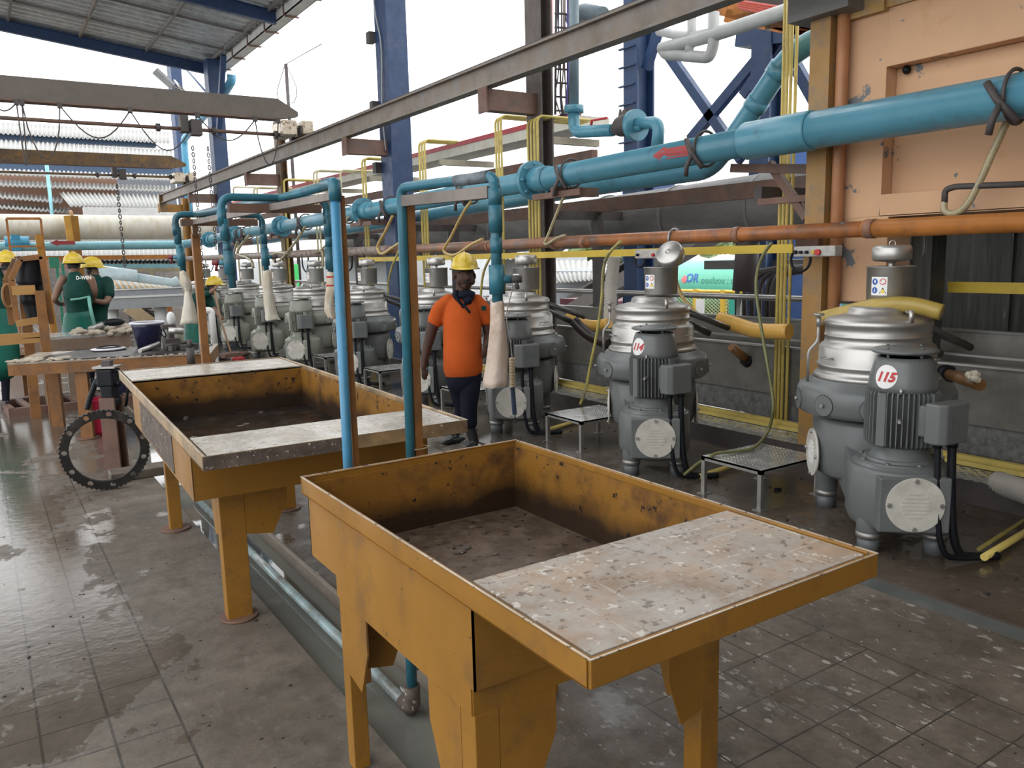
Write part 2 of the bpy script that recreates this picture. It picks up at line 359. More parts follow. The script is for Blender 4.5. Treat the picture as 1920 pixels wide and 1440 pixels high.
WATER = M('drain_water', (.19, .19, .165), .03, var=.12, vs=2, rvar=.01, bump=.02)
b = B(); b.box((1.031, -6.9, -.168), (1.359, 69, -.075))
for cx, cy in ((1.16, 3.05), (1.27, 3.22)):      # ripple rings where drops land
    for k in range(1, 6): b.ring((cx, cy, -.0755), (0, 0, 1), .012+.011*k, .0016, 28, 5)
struct(tag(b.obj('drain_water', WATER), 'grey standing water in the long floor drain under the troughs', 'water'), 'stuff')
b = B(); b.box((3.566, -6.9, -.058), (3.719, 30, -.012)); struct(tag(b.obj('shallow_gutter_water', M('gutter_water', (.12, .13, .125), .15)), 'shallow grey water in the narrow gutter before the machines', 'water'), 'stuff')
b = B(); b.box((.72, 6.86, 0), (1.30, 7.06, .075)); tag(b.obj('concrete_kerb', FLOOR, bevel=.01), 'low concrete kerb across the drain behind the gear ring', 'kerb')
b = B()
b.box((1.36, -2, -.1), (1.375, 30, .012)); struct(b.obj('trim_1', M('kerb_edge', (.26, .22, .18), .5)))

# pipe lying in the drain, drop from the near trough
t = thing('drain_pipe', 'pale blue plastic pipe lying in the floor drain with elbow', 'pipe', (1.2, 3, -.07))
PIPEW = M('pipe_wet_blue', (.34, .45, .46), .16, var=.3, dirt=(.2, .18, .15), damt=.4)
b = B(); b.tube([(1.235, 2.68, -.045), (1.20, 6.2, -.045)], .023, 14); b.obj('pipe', PIPEW, t)
b = B(); b.tube(arcpts([(1.236, 2.73, -.045), (1.236, 2.645, -.045), (1.236, 2.645, .06)], .04), .031, 14); b.obj('elbow', GRIME_SHADE, t)
b = B(); b.tube([(1.236, 2.645, .03), (1.236, 2.63, .668)], .021, 14); b.obj('riser', TEALPVC, t)

# ---------------------------------------------------------------- peach wall on the right, dark bay behind the machines
WX = 5.5
b = B()
y1 = 3.84; zt = 5.2; zb = 1.90; ry0, ry1, rz0, rz1 = -3.0, 3.50, 2.055, 2.93
b.box((WX, ry1, zb), (WX+.35, y1, zt)); b.box((WX, -6.9, zb), (WX+.35, ry1, rz0)); b.box((WX, -6.9, rz1), (WX+.35, ry1, zt)); b.box((WX+.13, -6.9, rz0), (WX+.35, ry1, rz1))
b.box((WX, 3.43, 1.28), (WX+.3, y1, zb))
struct(b.obj('wall_right', WALLP, bevel=.006))
b = B(); b.slab([(WX-.03, -6.9, 3.32), (WX-.03, 3.56, 3.32), (WX-.03, 3.56, 3.46), (WX-.03, -6.9, 3.46)], (.03, 0, 0)); b.box((WX-.06, 3.5, 3.30), (WX, 3.86, 3.47))
struct(b.obj('trim_2', M('ledge_ochre', (.42, .25, .08), .7, dirt=(.25, .22, .2), damt=.3)))
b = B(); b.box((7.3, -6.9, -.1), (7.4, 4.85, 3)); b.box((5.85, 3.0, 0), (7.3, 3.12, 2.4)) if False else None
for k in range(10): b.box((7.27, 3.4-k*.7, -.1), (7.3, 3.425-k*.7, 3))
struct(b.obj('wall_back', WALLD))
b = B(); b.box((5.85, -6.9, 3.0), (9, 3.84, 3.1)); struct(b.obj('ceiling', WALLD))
b = B(); b.box((-5, -7.1, 0), (7.3, -6.9, 9)); struct(b.obj('wall_near_unseen', M('wall_plain', (.35, .33, .30), .8)))  # unseen wall behind the camera, added to darken the near side
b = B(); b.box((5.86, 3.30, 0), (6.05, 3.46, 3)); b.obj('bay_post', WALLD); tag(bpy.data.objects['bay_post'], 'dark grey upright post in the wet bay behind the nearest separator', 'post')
t = thing('bay_crossbeam', 'dark steel box beam crossing the wet bay under the peach wall', 'beam', (7, 0, 1.75))
b = B(); b.beam((6.7, -6, 1.86), (6.7, 3.4, 1.86), .1, .16); b.obj('beam', DARKST, t)
b = B(); b.box((6.6, -6, 1.94), (6.8, 3.4, 1.96)); b.obj('lip', M('lip_grey', (.25, .25, .24), .5), t)
for k, y in enumerate((2.35, 1.45)):
    b = B(); b.cyl((6.9, y, 1.94), (6.9, y, 3), .03); tag(b.obj('hanging_rod', SSD), ['thin pale rod hanging under the wall, nearer the corner post', 'thin pale rod hanging under the wall, nearer the picture edge'][k], 'rod')

# ---------------------------------------------------------------- roof at upper left
RX = 5.75
E1 = AX(520, 68, RX); E2 = AX(400, 132, RX)
L1 = AY(245, 0, E1.y); sl = (L1.z-E1.z)/(RX-L1.x)
ez = E2.z
Yfar = E2.y
def roofz(x): return ez + .16 + sl*(RX-x)
t = thing('steel_roof', 'open shed roof of zinc sheets on blue rafters', 'roof', (RX, Yfar, 0)); t['kind'] = 'structure'
b = B(); x0, x1 = -17, RX+.25; vs = []
GAP0, GAP1 = 6.5, 10.8
ys = [GAP1+(Yfar+.3-GAP1)*k/760 for k in range(761)]
for y in ys:
    dz = .035*math.sin(y*2*PI/.32)
    vs += [(x0, y, roofz(x0)+dz+.03), (x1, y, roofz(x1)+dz+.03)]
b.add(vs, [(2*k, 2*k+1, 2*k+3, 2*k+2) for k in range(760)])
xn = -1.0; b.add([(xn, -7, roofz(xn)+.02), (x1, -7, roofz(x1)+.02), (x1, GAP0, roofz(x1)+.02), (xn, GAP0, roofz(xn)+.02)], [(0, 1, 2, 3)])  # unseen near roof strip, added to shade the foreground, left open for side light
so_ = b.obj('zinc_sheet', ROOFS, t); k = so_.modifiers.new('s', 'SOLIDIFY'); k.thickness = .004
for y in (Yfar, E1.y, E1.y-(Yfar-E1.y), E1.y-2*(Yfar-E1.y)):
    b = B(); b.ibeam((RX, y, roofz(RX)-.16), (-17, y, roofz(-17)-.16), .12, .26, .02); b.obj('rafter', BLUEST, t)
for k in range(10):
    x = RX-.15-1.45*k
    b = B(); b.beam((x, -6, roofz(x)-.03), (x, Yfar+.2, roofz(x)-.03), .05, .09); b.obj('purlin', M('purlin_grey', (.17, .16, .155), .6, var=.2) if k != 2 else RAILM, t)
for yy in [Yfar-(Yfar-E1.y)*.33, Yfar-(Yfar-E1.y)*.66]:
    b = B(); b.beam((RX, yy, roofz(RX)-.05), (-17, yy, roofz(-17)-.05), .04, .05); b.obj('sag_bar', M('purlin_grey'), t)
b = B(); b.box((RX, 0, roofz(RX)-.22), (RX+.26, Yfar+.3, roofz(RX)-.2)); b.box((RX+.24, 0, roofz(RX)-.22), (RX+.26, Yfar+.3, roofz(RX)-.02)); b.box((RX, 0, roofz(RX)-.22), (RX+.02, Yfar+.3, roofz(RX)+.02)); b.obj('rain_gutter', M('gutter_pale', (.55, .55, .53), .5), t)
for k in range(6):
    y = Yfar-.6-1.3*k; b = B(); b.beam((RX+.02, y, roofz(RX)-.24), (RX+.3, y, roofz(RX)-.24), .04, .03); b.beam((RX, y, roofz(RX)-.24), (RX, y, roofz(RX)-.02), .04, .04); b.obj('gutter_bracket', RUST, t)

# ---------------------------------------------------------------- columns, crane rail
CX = 5.4
def col_y(px, py): return AX(px, py, CX).y
RLX = 4.8
COLA = M('column_greybrown', (.105, .085, .078), .65, var=.2, dirt=(.14, .12, .11), damt=.3)
r0 = AX(305, 370, RLX); r1 = AX(1280, 15, RLX)
RZ = (AX(640, 262, RLX).z + AX(640, 230, RLX).z)/2; RH = AX(640, 230, RLX).z-AX(640, 262, RLX).z
columns = [('A', 985, 100, .17, .28, COLA, 'rust brown column nearest the pipe flange, steel bracket under the crane rail', 9),
           ('B', 712, 260, .34, .40, BLUEST, 'wide blue box column rising out of frame behind the tan standpipe', 9),
           ('C', 518, 330, .16, .26, YELOLD, 'ochre column between the two blue ones carrying the rail', AX(520, 225, CX).z),
           ('D', 395, 300, .34, .42, BLUEST, 'blue column holding up the eave of the zinc roof', roofz(CX)-.1),
           ('E', 343, 430, .18, .3, YEL, 'bright yellow column at the far end of the rail', AX(330, 375, CX).z)]
for k, px, py, wx, wy, m, lab, top in columns:
    y = col_y(px, py)
    t = thing('steel_column', lab, 'column', (CX, y, 0))
    b = B()
    if wx > .3: b.box((CX, y-wy, 0), (CX+wx, y, top))
    else: b.ibeam((CX+wx/2, y-wy/2, 0), (CX+wx/2, y-wy/2, top), wy, wx, .02, V((1, 0, 0)))
    b.obj('shaft', m, t, bevel=.008 if wx > .3 else 0)
    b = B(); b.beam((RLX-.06, y-wy/2, RZ-RH/2-.13), (CX+.01, y-wy/2, RZ-RH/2-.13), .14, .22); b.beam((RLX-.07, y-wy/2, RZ-RH/2-.13), (RLX-.05, y-wy/2, RZ-RH/2-.13), .18, .26); b.obj('bracket', RUST if k != 'E' else YEL, t)
    b = B(); b.box((CX-.06, y-wy-.06, 0), (CX+wx+.06, y+.06, .02)); b.obj('base_plate', DARKST, t)
    if k == 'D':
        b = B(); b.beam((CX+.12, y-wy-.1, 4.9), (CX+.12, y-wy-1.1, roofz(CX)-.25), .12, .12); b.obj('knee_brace', BLUEST, t)
        YD = y
    if k == 'B':
        b = B(); 
        for z in (3.0, 3.9, 4.9, 5.6): b = B(); b.box((CX-.1, y-.02, z), (CX+.0, y+.1, z+.16)); b.obj('cable_clip', DARKST, t)
        b = B(); b.tube(smooth([(CX-.03, y-.05, 6.5), (CX-.03, y-.1, 5.4), (CX-.02, y-.25, 4.8), (CX-.03, y-.2, 3.9), (CX-.05, y-.3, 3.3)]), .012, 6); b.obj('cable', M('cable_grey', (.3, .32, .34), .5), t)
        YB = y
y0r = AX(305, 370, RLX).y
t = thing('crane_rail', 'long weathered steel I-beam crane rail over the machines', 'rail', (RLX, 10, RZ))
b = B(); b.ibeam((RLX, 1.5, RZ), (RLX, y0r, RZ), .13, RH, .022); b.obj('beam', RAILM, t)
b = B(); b.box((RLX-.02, 1.5, RZ+RH/2), (RLX+.02, y0r, RZ+RH/2+.03)); b.obj('railhead', DARKST, t)
b = B(); b.box((RLX-.1, y0r-.02, RZ-RH/2-.25), (RLX+.1, y0r+.06, RZ+RH/2)); b.obj('end_plate', YELOLD, t)
HEAD_Y = AX(560, 250, RLX).y; HEAD2_Y = AX(352, 345, RLX).y

def crane(y, colr, label, barz, zc, h, chainpx, hookx, cable):
    t = thing('overhead_crane', label, 'crane', (RLX-2, y, zc))
    xr = RLX
    b = B(); P = [(-14, zc-h/2), (xr-.35, zc-h/2), (xr-.02, zc-h*.32), (xr-.02, zc-h*.1), (xr-.35, zc+h/2), (-14, zc+h/2)]
    vs = [(x, y-.09, z) for x, z in P]+[(x, y+.09, z) for x, z in P]; n = 6
    b.add(vs, [tuple(range(n)), tuple(range(n, 2*n))[::-1]]+[(i, n+i, n+(i+1) % n, (i+1) % n) for i in range(n)]); b.obj('girder', colr, t)
    b = B(); b.box((-14, y-.11, zc-h/2-.02), (xr-.35, y+.11, zc-h/2)); b.obj('lower_flange', RUST, t)
    b = B(); b.box((xr-.36, y-.3, RZ+RH/2+.02), (xr-.12, y+.3, RZ+RH/2+.26)); b.box((xr-.04, y-.36, RZ+RH/2+.04), (xr+.14, y+.36, RZ+RH/2+.26)); b.obj('end_truck', EDGE, t, bevel=.02)
    for s in (-1, 1):
        b = B(); b.cyl((xr-.07, y+s*.22, RZ+RH/2+.1), (xr+.07, y+s*.22, RZ+RH/2+.1), .09); b.obj('wheel', DARKST, t)
    b = B(); b.tube([(-14, y-.1, barz), (xr-.3, y-.1, barz)], .028, 8); b.obj('drive_shaft', colr if colr != RAILM2 else RUST, t)
    for x in (xr-.42, hookx+.42, hookx-.4):
        b = B(); b.cyl((x-.03, y-.1, barz), (x+.03, y-.1, barz), .06); b.obj('coupling', DARKST, t)
    b = B(); b.box((hookx-.08, y-.18, barz-.05), (hookx+.04, y+.02, barz+.2)); b.box((hookx+.06, y-.24, barz-.1), (hookx+.22, y-.06, barz+.14)); b.obj('hoist_block', DARKST, t, bevel=.01)
    b = B(); 
    for i in range(len(cable)-1):
        (xa, xb, sag) = cable[i][0], cable[i+1][0], cable[i][1]
        if sag: b.tube([V((xa+(xb-xa)*k/12, y-.12, zc-h/2-.05-sag*math.sin(PI*k/12)**(.6 if sag > .6 else 1))) for k in range(13)], .010, 5)
    for x, _ in cable: b.box((x-.03, y-.15, zc-h/2-.08), (x+.03, y-.08, zc-h/2))
    b.obj('festoon_cable', DARKST, t)
    return t
RAILM2 = M('girder_brown', (.12, .10, .085), .6, var=.1)
z_ = lambda py, px, Y: AY(px, py, Y).z
zt1, zb1 = AY(300, 168, HEAD_Y).z, AY(300, 208, HEAD_Y).z
cabx = [AY(px, 195, HEAD_Y).x for px in (-20, 30, 40, 110, 240, 365, 472, 515)]
crane(HEAD_Y, RAILM2, 'nearer overhead crane with grey brown girder and looped cable', AY(200, 235, HEAD_Y).z, (zt1+zb1)/2, zt1-zb1, None, AY(345, 240, HEAD_Y).x, list(zip(cabx, (.12, .85, .75, .42, .55, .35, .7, 0))))
zt2, zb2 = AY(200, 288, HEAD2_Y).z, AY(200, 311, HEAD2_Y).z
crane(HEAD2_Y, YELOLD, 'farther overhead crane with ochre girder and ochre drive bar', AY(200, 329, HEAD2_Y).z, (zt2+zb2)/2, zt2-zb2, None, AY(216, 330, HEAD2_Y).x, [(-3, .3), (0, 0)])

def chain(x, y, z0, z1, label, r=.022, wob=0):
    b = B(); n = int((z1-z0)/(r*3.1)); 
    for k in range(n):
        z = z0+(k+.5)*(z1-z0)/n; g = k % 2*PI/2+.4
        b.ring((x+wob*math.sin(k*.15), y, z), (math.cos(g), math.sin(g), 0), r*.8, r*.33, 8, 4, 1, 1.5) if True else None
    return tag(b.obj('hoist_chain', DARKST), label, 'chain')
c1 = AY(350, 265, HEAD_Y); e1 = AY(372, 520, HEAD_Y)
chain(c1.x+.05, HEAD_Y-.14, AY(376, 560, HEAD_Y).z, AY(356, 262, HEAD_Y).z-.1, 'dark hoist chain hanging from the nearer crane, left strand', .03)
chain(c1.x+.28, HEAD_Y-.14, AY(388, 470, HEAD_Y).z, AY(365, 262, HEAD_Y).z-.1, 'shorter dark hoist chain beside it, ending above the bending worker', .03)
c2 = AY(232, 480, HEAD2_Y)
chain(AY(232, 450, HEAD2_Y).x-.05, HEAD2_Y-.14, AY(247, 620, HEAD2_Y).z, AY(220, 345, HEAD2_Y).z, 'long thin chain hanging from the farther ochre crane', .045)

# ---------------------------------------------------------------- the two wash troughs
def trough(label, loc, rz, W, L, H, fs, bs, bodyz, mats, floorm, legs, shelfm, apron=None, nearlegs=None):
    body_m, in_m, rim_m = mats
    t = thing('wash_trough', label, 'trough', loc, rz)
    yf, yb = fs, L-bs            # tank between the shelves
    b = B(); k = .012
    b.box((0, 0, H-.058), (W, k, H)); b.box((0, L-k, H-.058), (W, L, H)); b.box((0, k, H-.058), (k, L-k, H)); b.box((W-k, k, H-.058), (W, L-k, H))
    b.obj('rim', rim_m, t, world=False, bevel=.003)
    b = B(); q = .0035
    b.box((-.001, -.001, H), (W+.001, q, H+.002)); b.box((-.001, L-q, H), (W+.001, L+.001, H+.002)); b.box((-.001, q, H), (q, L-q, H+.002)); b.box((W-q, q, H), (W+.001, L-q, H+.002))
    b.obj('worn_rim_edge', EDGE, t, world=False)
    i = .016; y0, y1 = yf, yb if bs else L-.016
    b = B()   # tank walls: outside one paint, inside grimy paint
    def wall(p, q2, inner):
        b.mi = 1 if inner else 0; b.box(p, q2); b.mi = 0
    wt = .005
    for inn in (False, True):
        a = 0 if not inn else wt
        wall((i+a, y0+a, bodyz), (i+a+wt, y1-a, H-.045 if not inn else H-.02), inn); wall((W-i-a-wt, y0+a, bodyz), (W-i-a, y1-a, H-.045 if not inn else H-.02), inn)
        wall((i+a, y0+a, bodyz), (W-i-a, y0+a+wt, H-.06 if fs and not inn else H-.02), inn); wall((i+a, y1-a-wt, bodyz), (W-i-a, y1-a, H-.045 if not inn else H-.02), inn)
    b.obj('tank', [body_m, in_m], t, world=False)
    b = B(); b.box((i+.007, y0+.007, bodyz+.001), (W-i-.007, y1-.007, bodyz+.012)); b.obj('tank_floor', floorm, t, world=False)
    b = B(); rnd = random.Random(3)
    for _ in range(16):
        x, y = rnd.uniform(.1, W-.1), rnd.uniform(y0+.08, y1-.05); s = rnd.uniform(.006, .02); b.ell((x, y, bodyz+.014), (s*1.5, s, s*.45), 7, 5)
    r_ = b.obj('dried_scraps', GRIME_SHADE if rnd else GRIME_SHADE, t, world=False); r_['kind'] = 'stuff'
    for a0, a1 in (((k+.004, fs) if fs else (0, 0)), ((L-bs, L-k-.004) if bs else (0, 0))):
        if a1-a0 > .01:
            b = B(); b.box((k+.009, a0+.006, H-.012), (W-k-.009, a1, H-.003)); b.obj('worktop', shelfm, t, world=False, bevel=.002)
            b = B(); b.box((k, a0, H-.05), (W-k, a1-.01, H-.03)); b.obj('worktop_support', GRIME_SHADE, t, world=False)  # dark support sheet: shade of the worktop gap put into its colour
    for (x, y, wx, wy, gx, gy, foot, top) in legs:
        b = B(); b.box((x, y, 0), (x+wx, y+wy, top)); lg = b.obj('leg', body_m, t, world=False, bevel=.003)
        if gx: 
            s = 1 if gx > 0 else -1; xa = x+wx if gx > 0 else x; yy = y
            b = B(); b.slab([(xa, yy, top), (xa+gx, yy, top), (xa+gx, yy, top-.12), (xa+gx*.62, yy, top-.27), (xa, yy, top-.25)], (0, .006, 0)); b.obj('gusset', body_m, t, world=False)
        if gy:
            ya = y+wy if gy > 0 else y
            b = B(); b.slab([(x, ya, top), (x, ya+gy, top), (x, ya+gy, top-.12), (x, ya+gy*.62, top-.27), (x, ya, top-.25)], (.006, 0, 0)); b.obj('gusset', body_m, t, world=False)
        if foot:
            b = B(); b.cyl((x+wx/2, y+wy/2, 0), (x+wx/2, y+wy/2, .012), foot, n=24); b.obj('foot_plate', RUST, t, world=False)
    if apron:
        x0, x1, ya, yb2, z0 = apron
        b = B(); 
        for x in (x0, x1): b.box((x-.004, ya, z0), (x+.004, yb2, bodyz))
        for y in (ya, yb2): b.box((x0, y-.004, z0), (x1, y+.004, bodyz))
        b.obj('apron', body_m, t, world=False)
    return t
H1 = .95
W1, L1_ = .888, 1.578
trough('clean amber painted wash trough in front, steel worktop at its near end', (.859, 1.074, 0), 0, W1, L1_, H1, .455, 0, .672, (YEL, YELIN, YEL), TFLOOR,
       [(.022, .47, .07, .07, .17, .17, 0, .60), (W1-.10, .47, .075, .07, -.13, .12, 0, .60), (.022, 1.28, .055, .055, .16, -.16, 0, .60), (W1-.08, 1.28, .055, .055, -.14, -.14, 0, .60)], SHELF, apron=(.0205, W1-.0205, .475, 1.335, .60))
T2M = (YELOLD, YELIN, YELOLD)
trough('older longer trough with grimy sides, worktops at both ends and dark wet tank', (.656, 3.174, 0), -.0385, 1.147, 3.09, .95, .41, .60, .665, (YEL, YELIN, M('rim_scoured', (.36, .24, .12), .45, var=.3, dirt=(.12, .09, .06), damt=.5, chip=(.6, .52, .42), camt=.35, cs=40)), TWET,
       [(.15, .60, .115, .08, .20, .10, .09, .665), (.13, 2.18, .075, .07, 0, 0, .09, .665), (.84, 2.18, .1, .07, 0, 0, .09, .665), (.90, .60, .1, .08, -.15, .1, .09, .665)], SHELF2)
# crust on the older trough's front edge and left flank
b = B()
b.add([(0, 0, 0)], [])
for q in ('wash_trough.001',):
    T2 = bpy.data.objects[q]
b = B(); b.box((-.003, .003-.006, .955-.06), (.60, 0, .948)); b.obj('crusted_edge', GRIME_SHADE, T2, world=False)
b = B(); b.box((.012, .9, .68), (.016, 2.1, .89)); b.obj('crusted_flank', GRIME_SHADE, T2, world=False)

# ---------------------------------------------------------------- standpipes with rubber drops and cloth bags
def drop(t, top, bot, r, valve_z, side, mat=TEALPVC, hand=RED):
    top, bot = V(top), V(bot)
    b = B(); b.tube([top, bot], r, 12)
    b.obj('drop_pipe', mat, t)
    b = B()
    for f, rr, hh in ((.30, 1.28, .09), (.52, 1.15, .05)):
        c = top.lerp(bot, f); b.cyl(c+V((0, 0, hh/2)), c-V((0, 0, hh/2)), r*rr, r*rr, 14)
    b.cyl(top+V((0, 0, -.02)), top+V((0, 0, -.08)), r*1.25, r*1.25, 14)
    b.obj('pipe_socket', mat, t)
    c = top.lerp(bot, (top.z-valve_z)/(top.z-bot.z)); c = V((c.x, c.y, valve_z))
    b = B(); b.cyl(c+V((0, 0, .05)), c-V((0, 0, .05)), r*1.5, r*1.5, 14); sd = V((_r.x, _r.y, 0))*side; b.cyl(c, c+sd*(r*2.6), r*.8, r*.8, 10); v = b.obj('valve', mat, t)
    b = B(); b.tube([c+sd*r*2.4, c+sd*r*4.6], r*.7, 8); b.tube([c+sd*r*3.4, c+sd*r*3.8+V((0, 0, -.035))], r*.4, 8); b.obj('valve_handle', hand, v)
PZ = 1.955
p1 = AY(627, 345, 2.85); cr1 = AZ(515, 371, PZ); cr2 = AZ(364, 402, PZ)
t = thing('pipe_gantry', 'long overhead teal pipe on rusty channel with four drops, blue standpipe at its near end', 'pipe frame', (1.1, 2.85, 0))
SKYB = M('pvc_sky', (.055, .235, .40), .33, var=.1, dirt=(.06, .12, .14), damt=.25)
b = B(); b.tube([(1.10, 2.85, -.02), (p1.x, 2.85, PZ)], .0185, 14); b.obj('standpipe', SKYB, t)
b = B(); b.cyl((p1.x, 2.85, PZ-.06), (p1.x, 2.85, PZ+.012), .023, n=14); b.tube(arcpts([(p1.x, 2.85, PZ-.03), (p1.x, 2.85, PZ+.005), (p1.x, 2.95, PZ+.005)], .03), .021, 14); b.obj('elbow', TEALPVC, t)
b = B(); b.tube([(p1.x, 2.85, PZ), (p1.x+.02, cr1.y, PZ), (cr2.x, cr2.y, PZ)], .0165, 14); b.obj('overhead_pipe', TEALPVC, t)
b = B(); b.beam((p1.x, 2.86, PZ-.042), (cr2.x, cr2.y, PZ-.042), .028, .028); b.obj('channel', M('channel_grimy', (.20, .17, .15), .55, var=.3), t)
b = B(); b.beam((p1.x+.028, 2.87, 0), (p1.x+.028, 2.87, PZ-.04), .024, .024, V((0, 1, 0))); b.obj('post', BROWNO, t)
b = B(); fp = AY(376, 560, 6.45); b.beam((fp.x, 6.45, 0), (fp.x, 6.45, PZ-.05), .055, .05, V((0, 1, 0))); b.beam((fp.x, 6.45, PZ-.055), (cr2.x, cr2.y, PZ-.055), .03, .035); b.obj('post', BROWNO, t)
dps = []
for (cy, px0, py0, px1, py1, r) in ((cr1.y, 413, 372, 612, 382, .0165), (cr2.y, 327, 400, 491, 406, .0175)):
    a, c = AY(px0, py0, cy), AY(px1, py1, cy); a.z = c.z = PZ
    b = B(); b.tube(arcpts([a+V((0, 0, -.12)), a, c, c+V((0, 0, -.12))], .05), r, 14); b.obj('cross_pipe', TEALPVC, t)
    b = B(); b.beam(a+V((.03, 0, -.045)), c+V((-.03, 0, -.045)), .035, .036); b.obj('cross_channel', RUST, t)
    dps.append((a, c))
for (a, bx, by, vz, side, hand) in ((dps[0][0], 437, 540, 1.62, -1, DRED), (dps[0][1], 621, 512, 1.60, 1, TEALPVC), (dps[1][0], 344, 510, 1.58, -1, DRED), (dps[1][1], 500, 510, 1.58, 1, DARKST)):
    e = AY(bx, by, a.y); drop(t, a+V((0, 0, -.03)), e, .0155, AY(bx, by-28 if by < 530 else by-48, a.y).z, side, hand=hand)
t2 = thing('pipe_gantry', 'short overhead pipe on tan post whose single drop hangs over the near trough', 'pipe frame', (1.38, 2.85, 0))
p2 = AY(752, 352, 2.85); q2 = AZ(927, 330, p2.z)
b = B(); b.tube(arcpts([(1.365, 2.85, 0), (p2.x, 2.85, p2.z), (q2.x, q2.y, p2.z), (q2.x+.002, q2.y, p2.z-.2)], .035), [.0165]*200 if 0 else .0185, 14); b.obj('standpipe', TEALPVC, t2)
b = B(); b.beam((1.403, 2.86, 0), (p2.x+.035, 2.86, p2.z-.035), .034, .034, V((0, 1, 0))); b.obj('post', BROWNO, t2)
b = B(); b.beam((p2.x, 2.86, p2.z-.05), (q2.x, q2.y+.03, p2.z-.05), .03, .04); b.obj('channel', M('channel_grimy'), t2)
tq = V((p2.x, 2.85, p2.z)); b = B(); b.tube([tq.lerp(V((q2.x, q2.y, p2.z)), .62), tq.lerp(V((q2.x, q2.y, p2.z)), .95)], .0205, 12); b.obj('tape_wrap', M('tape_grey', (.13, .16, .18), .35, var=.5, vs=20, bump=.5), t2)
e2 = AY(933, 568, q2.y)
drop(t2, (q2.x, q2.y, p2.z-.02), e2, .0185, AY(931, 524, q2.y).z, 1, hand=DARKST)
b = B(); b.ring((p2.x+.03, 2.86, AY(775, 842, 2.85).z), (0, 0, 1), .045, .003, 20, 5, 1, .7); b.obj('wire_tie', M('wire', (.35, .25, .15), .5), t2)

def bag(label, y, path, mat=CLOTH, flat=.35, tie=None):   # path: (px, py, half width px)
    t = thing('cloth_filter_bag', label, 'filter bag', AY(path[0][0], path[0][1], y), 0, None)
    b = B(); vs = []; fs = []; n = 18; rnd = random.Random(len(label)); pr = []
    pts = []
    for i in range(len(path)-1):
        for j in range(5):
            f = j/5; pts.append(tuple(path[i][k]*(1-f)+path[i+1][k]*f for k in range(3)))
    pts.append(path[-1])
    ph = rnd.random()*6
    for i, (px, py, hw) in enumerate(pts):
        c = AY(px, py, y); e = (AY(px+hw, py, y)-c).length; thick = max(.3*e, min(e, .03))*(.9 if i < len(pts)*.3 else flat/.35)
        for k in range(n):
            g = 2*PI*k/n; wv = 1+.06*math.sin(5*g+ph+i*.35)+.04*math.sin(3*g-i*.5); vs.append(c+_r*(e*math.cos(g)*wv)+V((-_r.y*-1, 0, 0))*0+V((_f.x, _f.y, 0)).normalized()*(thick*math.sin(g)*wv)+V((0, 0, .004*math.sin(3*g+ph))))
    m = len(pts)
    for i in range(m-1):
        for k in range(n): fs.append((i*n+k, i*n+(k+1) % n, (i+1)*n+(k+1) % n, (i+1)*n+k))
    b.add(vs, fs, True); b.add(vs[:n], [tuple(range(n))]); o = b.obj('cloth', mat, t); s = o.modifiers.new('s', 'SOLIDIFY'); s.thickness = .003
    for py in (tie or []):
        px = min(pts, key=lambda q: abs(q[1]-py)); c = AY(px[0], py, y); e = (AY(px[0]+px[2], py, y)-c).length
        b = B(); b.ring(c, (0, 0, 1), e*1.03, .004, 20, 5, 1, .8); b.obj('red_tie', RED, t)
    return t
bag('long pale cloth bag hanging from the valve in front of the orange-shirted man', q2.y, [(933, 566, 10.5), (933, 600, 11.5), (932, 660, 16), (929, 724, 19.5)], flat=.5)
bag('limp knotted cloth bag on the leftmost valve, stained orange at the bottom', cr2.y, [(343, 508, 6), (348, 530, 11), (352, 538, 8), (352, 546, 5), (354, 570, 10), (354, 607, 18)], CLOTHW)
bag('narrow off-white cloth bag hanging over the second separator from the far post', cr2.y, [(501, 508, 7), (502, 540, 8), (505, 570, 9), (509, 590, 10), (512, 600, 13)], CLOTHW)
bag('cloth bag bound with red ties beside the tall blue standpipe', cr1.y, [(622, 510, 8), (622, 535, 9), (617, 560, 8), (617, 580, 9), (623, 597, 6)], CLOTHW, tie=[519, 535])

# bottle brush hanging beside the long bag
yb_ = q2.y+.06; c0 = AY(960, 668, yb_)
t = thing('bottle_brush', 'long bottle brush with beige and navy bristles hanging by a cord', 'brush', c0)
b = B(); b.tube(smooth([AY(958, 510, yb_), AY(961, 540, yb_), AY(950, 590, yb_), AY(957, 640, yb_), AY(961, 672, yb_)]), .002, 5); b.obj('cord', M('cord_grey', (.3, .28, .25), .7), t)
b = B(); a, c = AY(960, 671, yb_), AY(961, 726, yb_); n = 20
for k in range(n):
    p = a.lerp(c, k/n); q = a.lerp(c, (k+.62)/n); b.cyl(p, q, .0105, n=12)
b.obj('beige_bristles', M('bristle_beige', (.55, .45, .30), .8), t)
b = B(); a, c = AY(961, 727, yb_), AY(965, 778, yb_)
for k in range(22):
    p = a.lerp(c, k/22); q = a.lerp(c, (k+.5)/22); b.cyl(p, q, .009, n=10)
b.obj('navy_bristles', M('bristle_navy', (.03, .05, .09), .8), t)
b = B(); b.cyl(AY(961, 668, yb_), AY(966, 792, yb_), .0022, n=6); b.ell(AY(966, 790, yb_), .006); b.obj('wire_core', BLK, t)

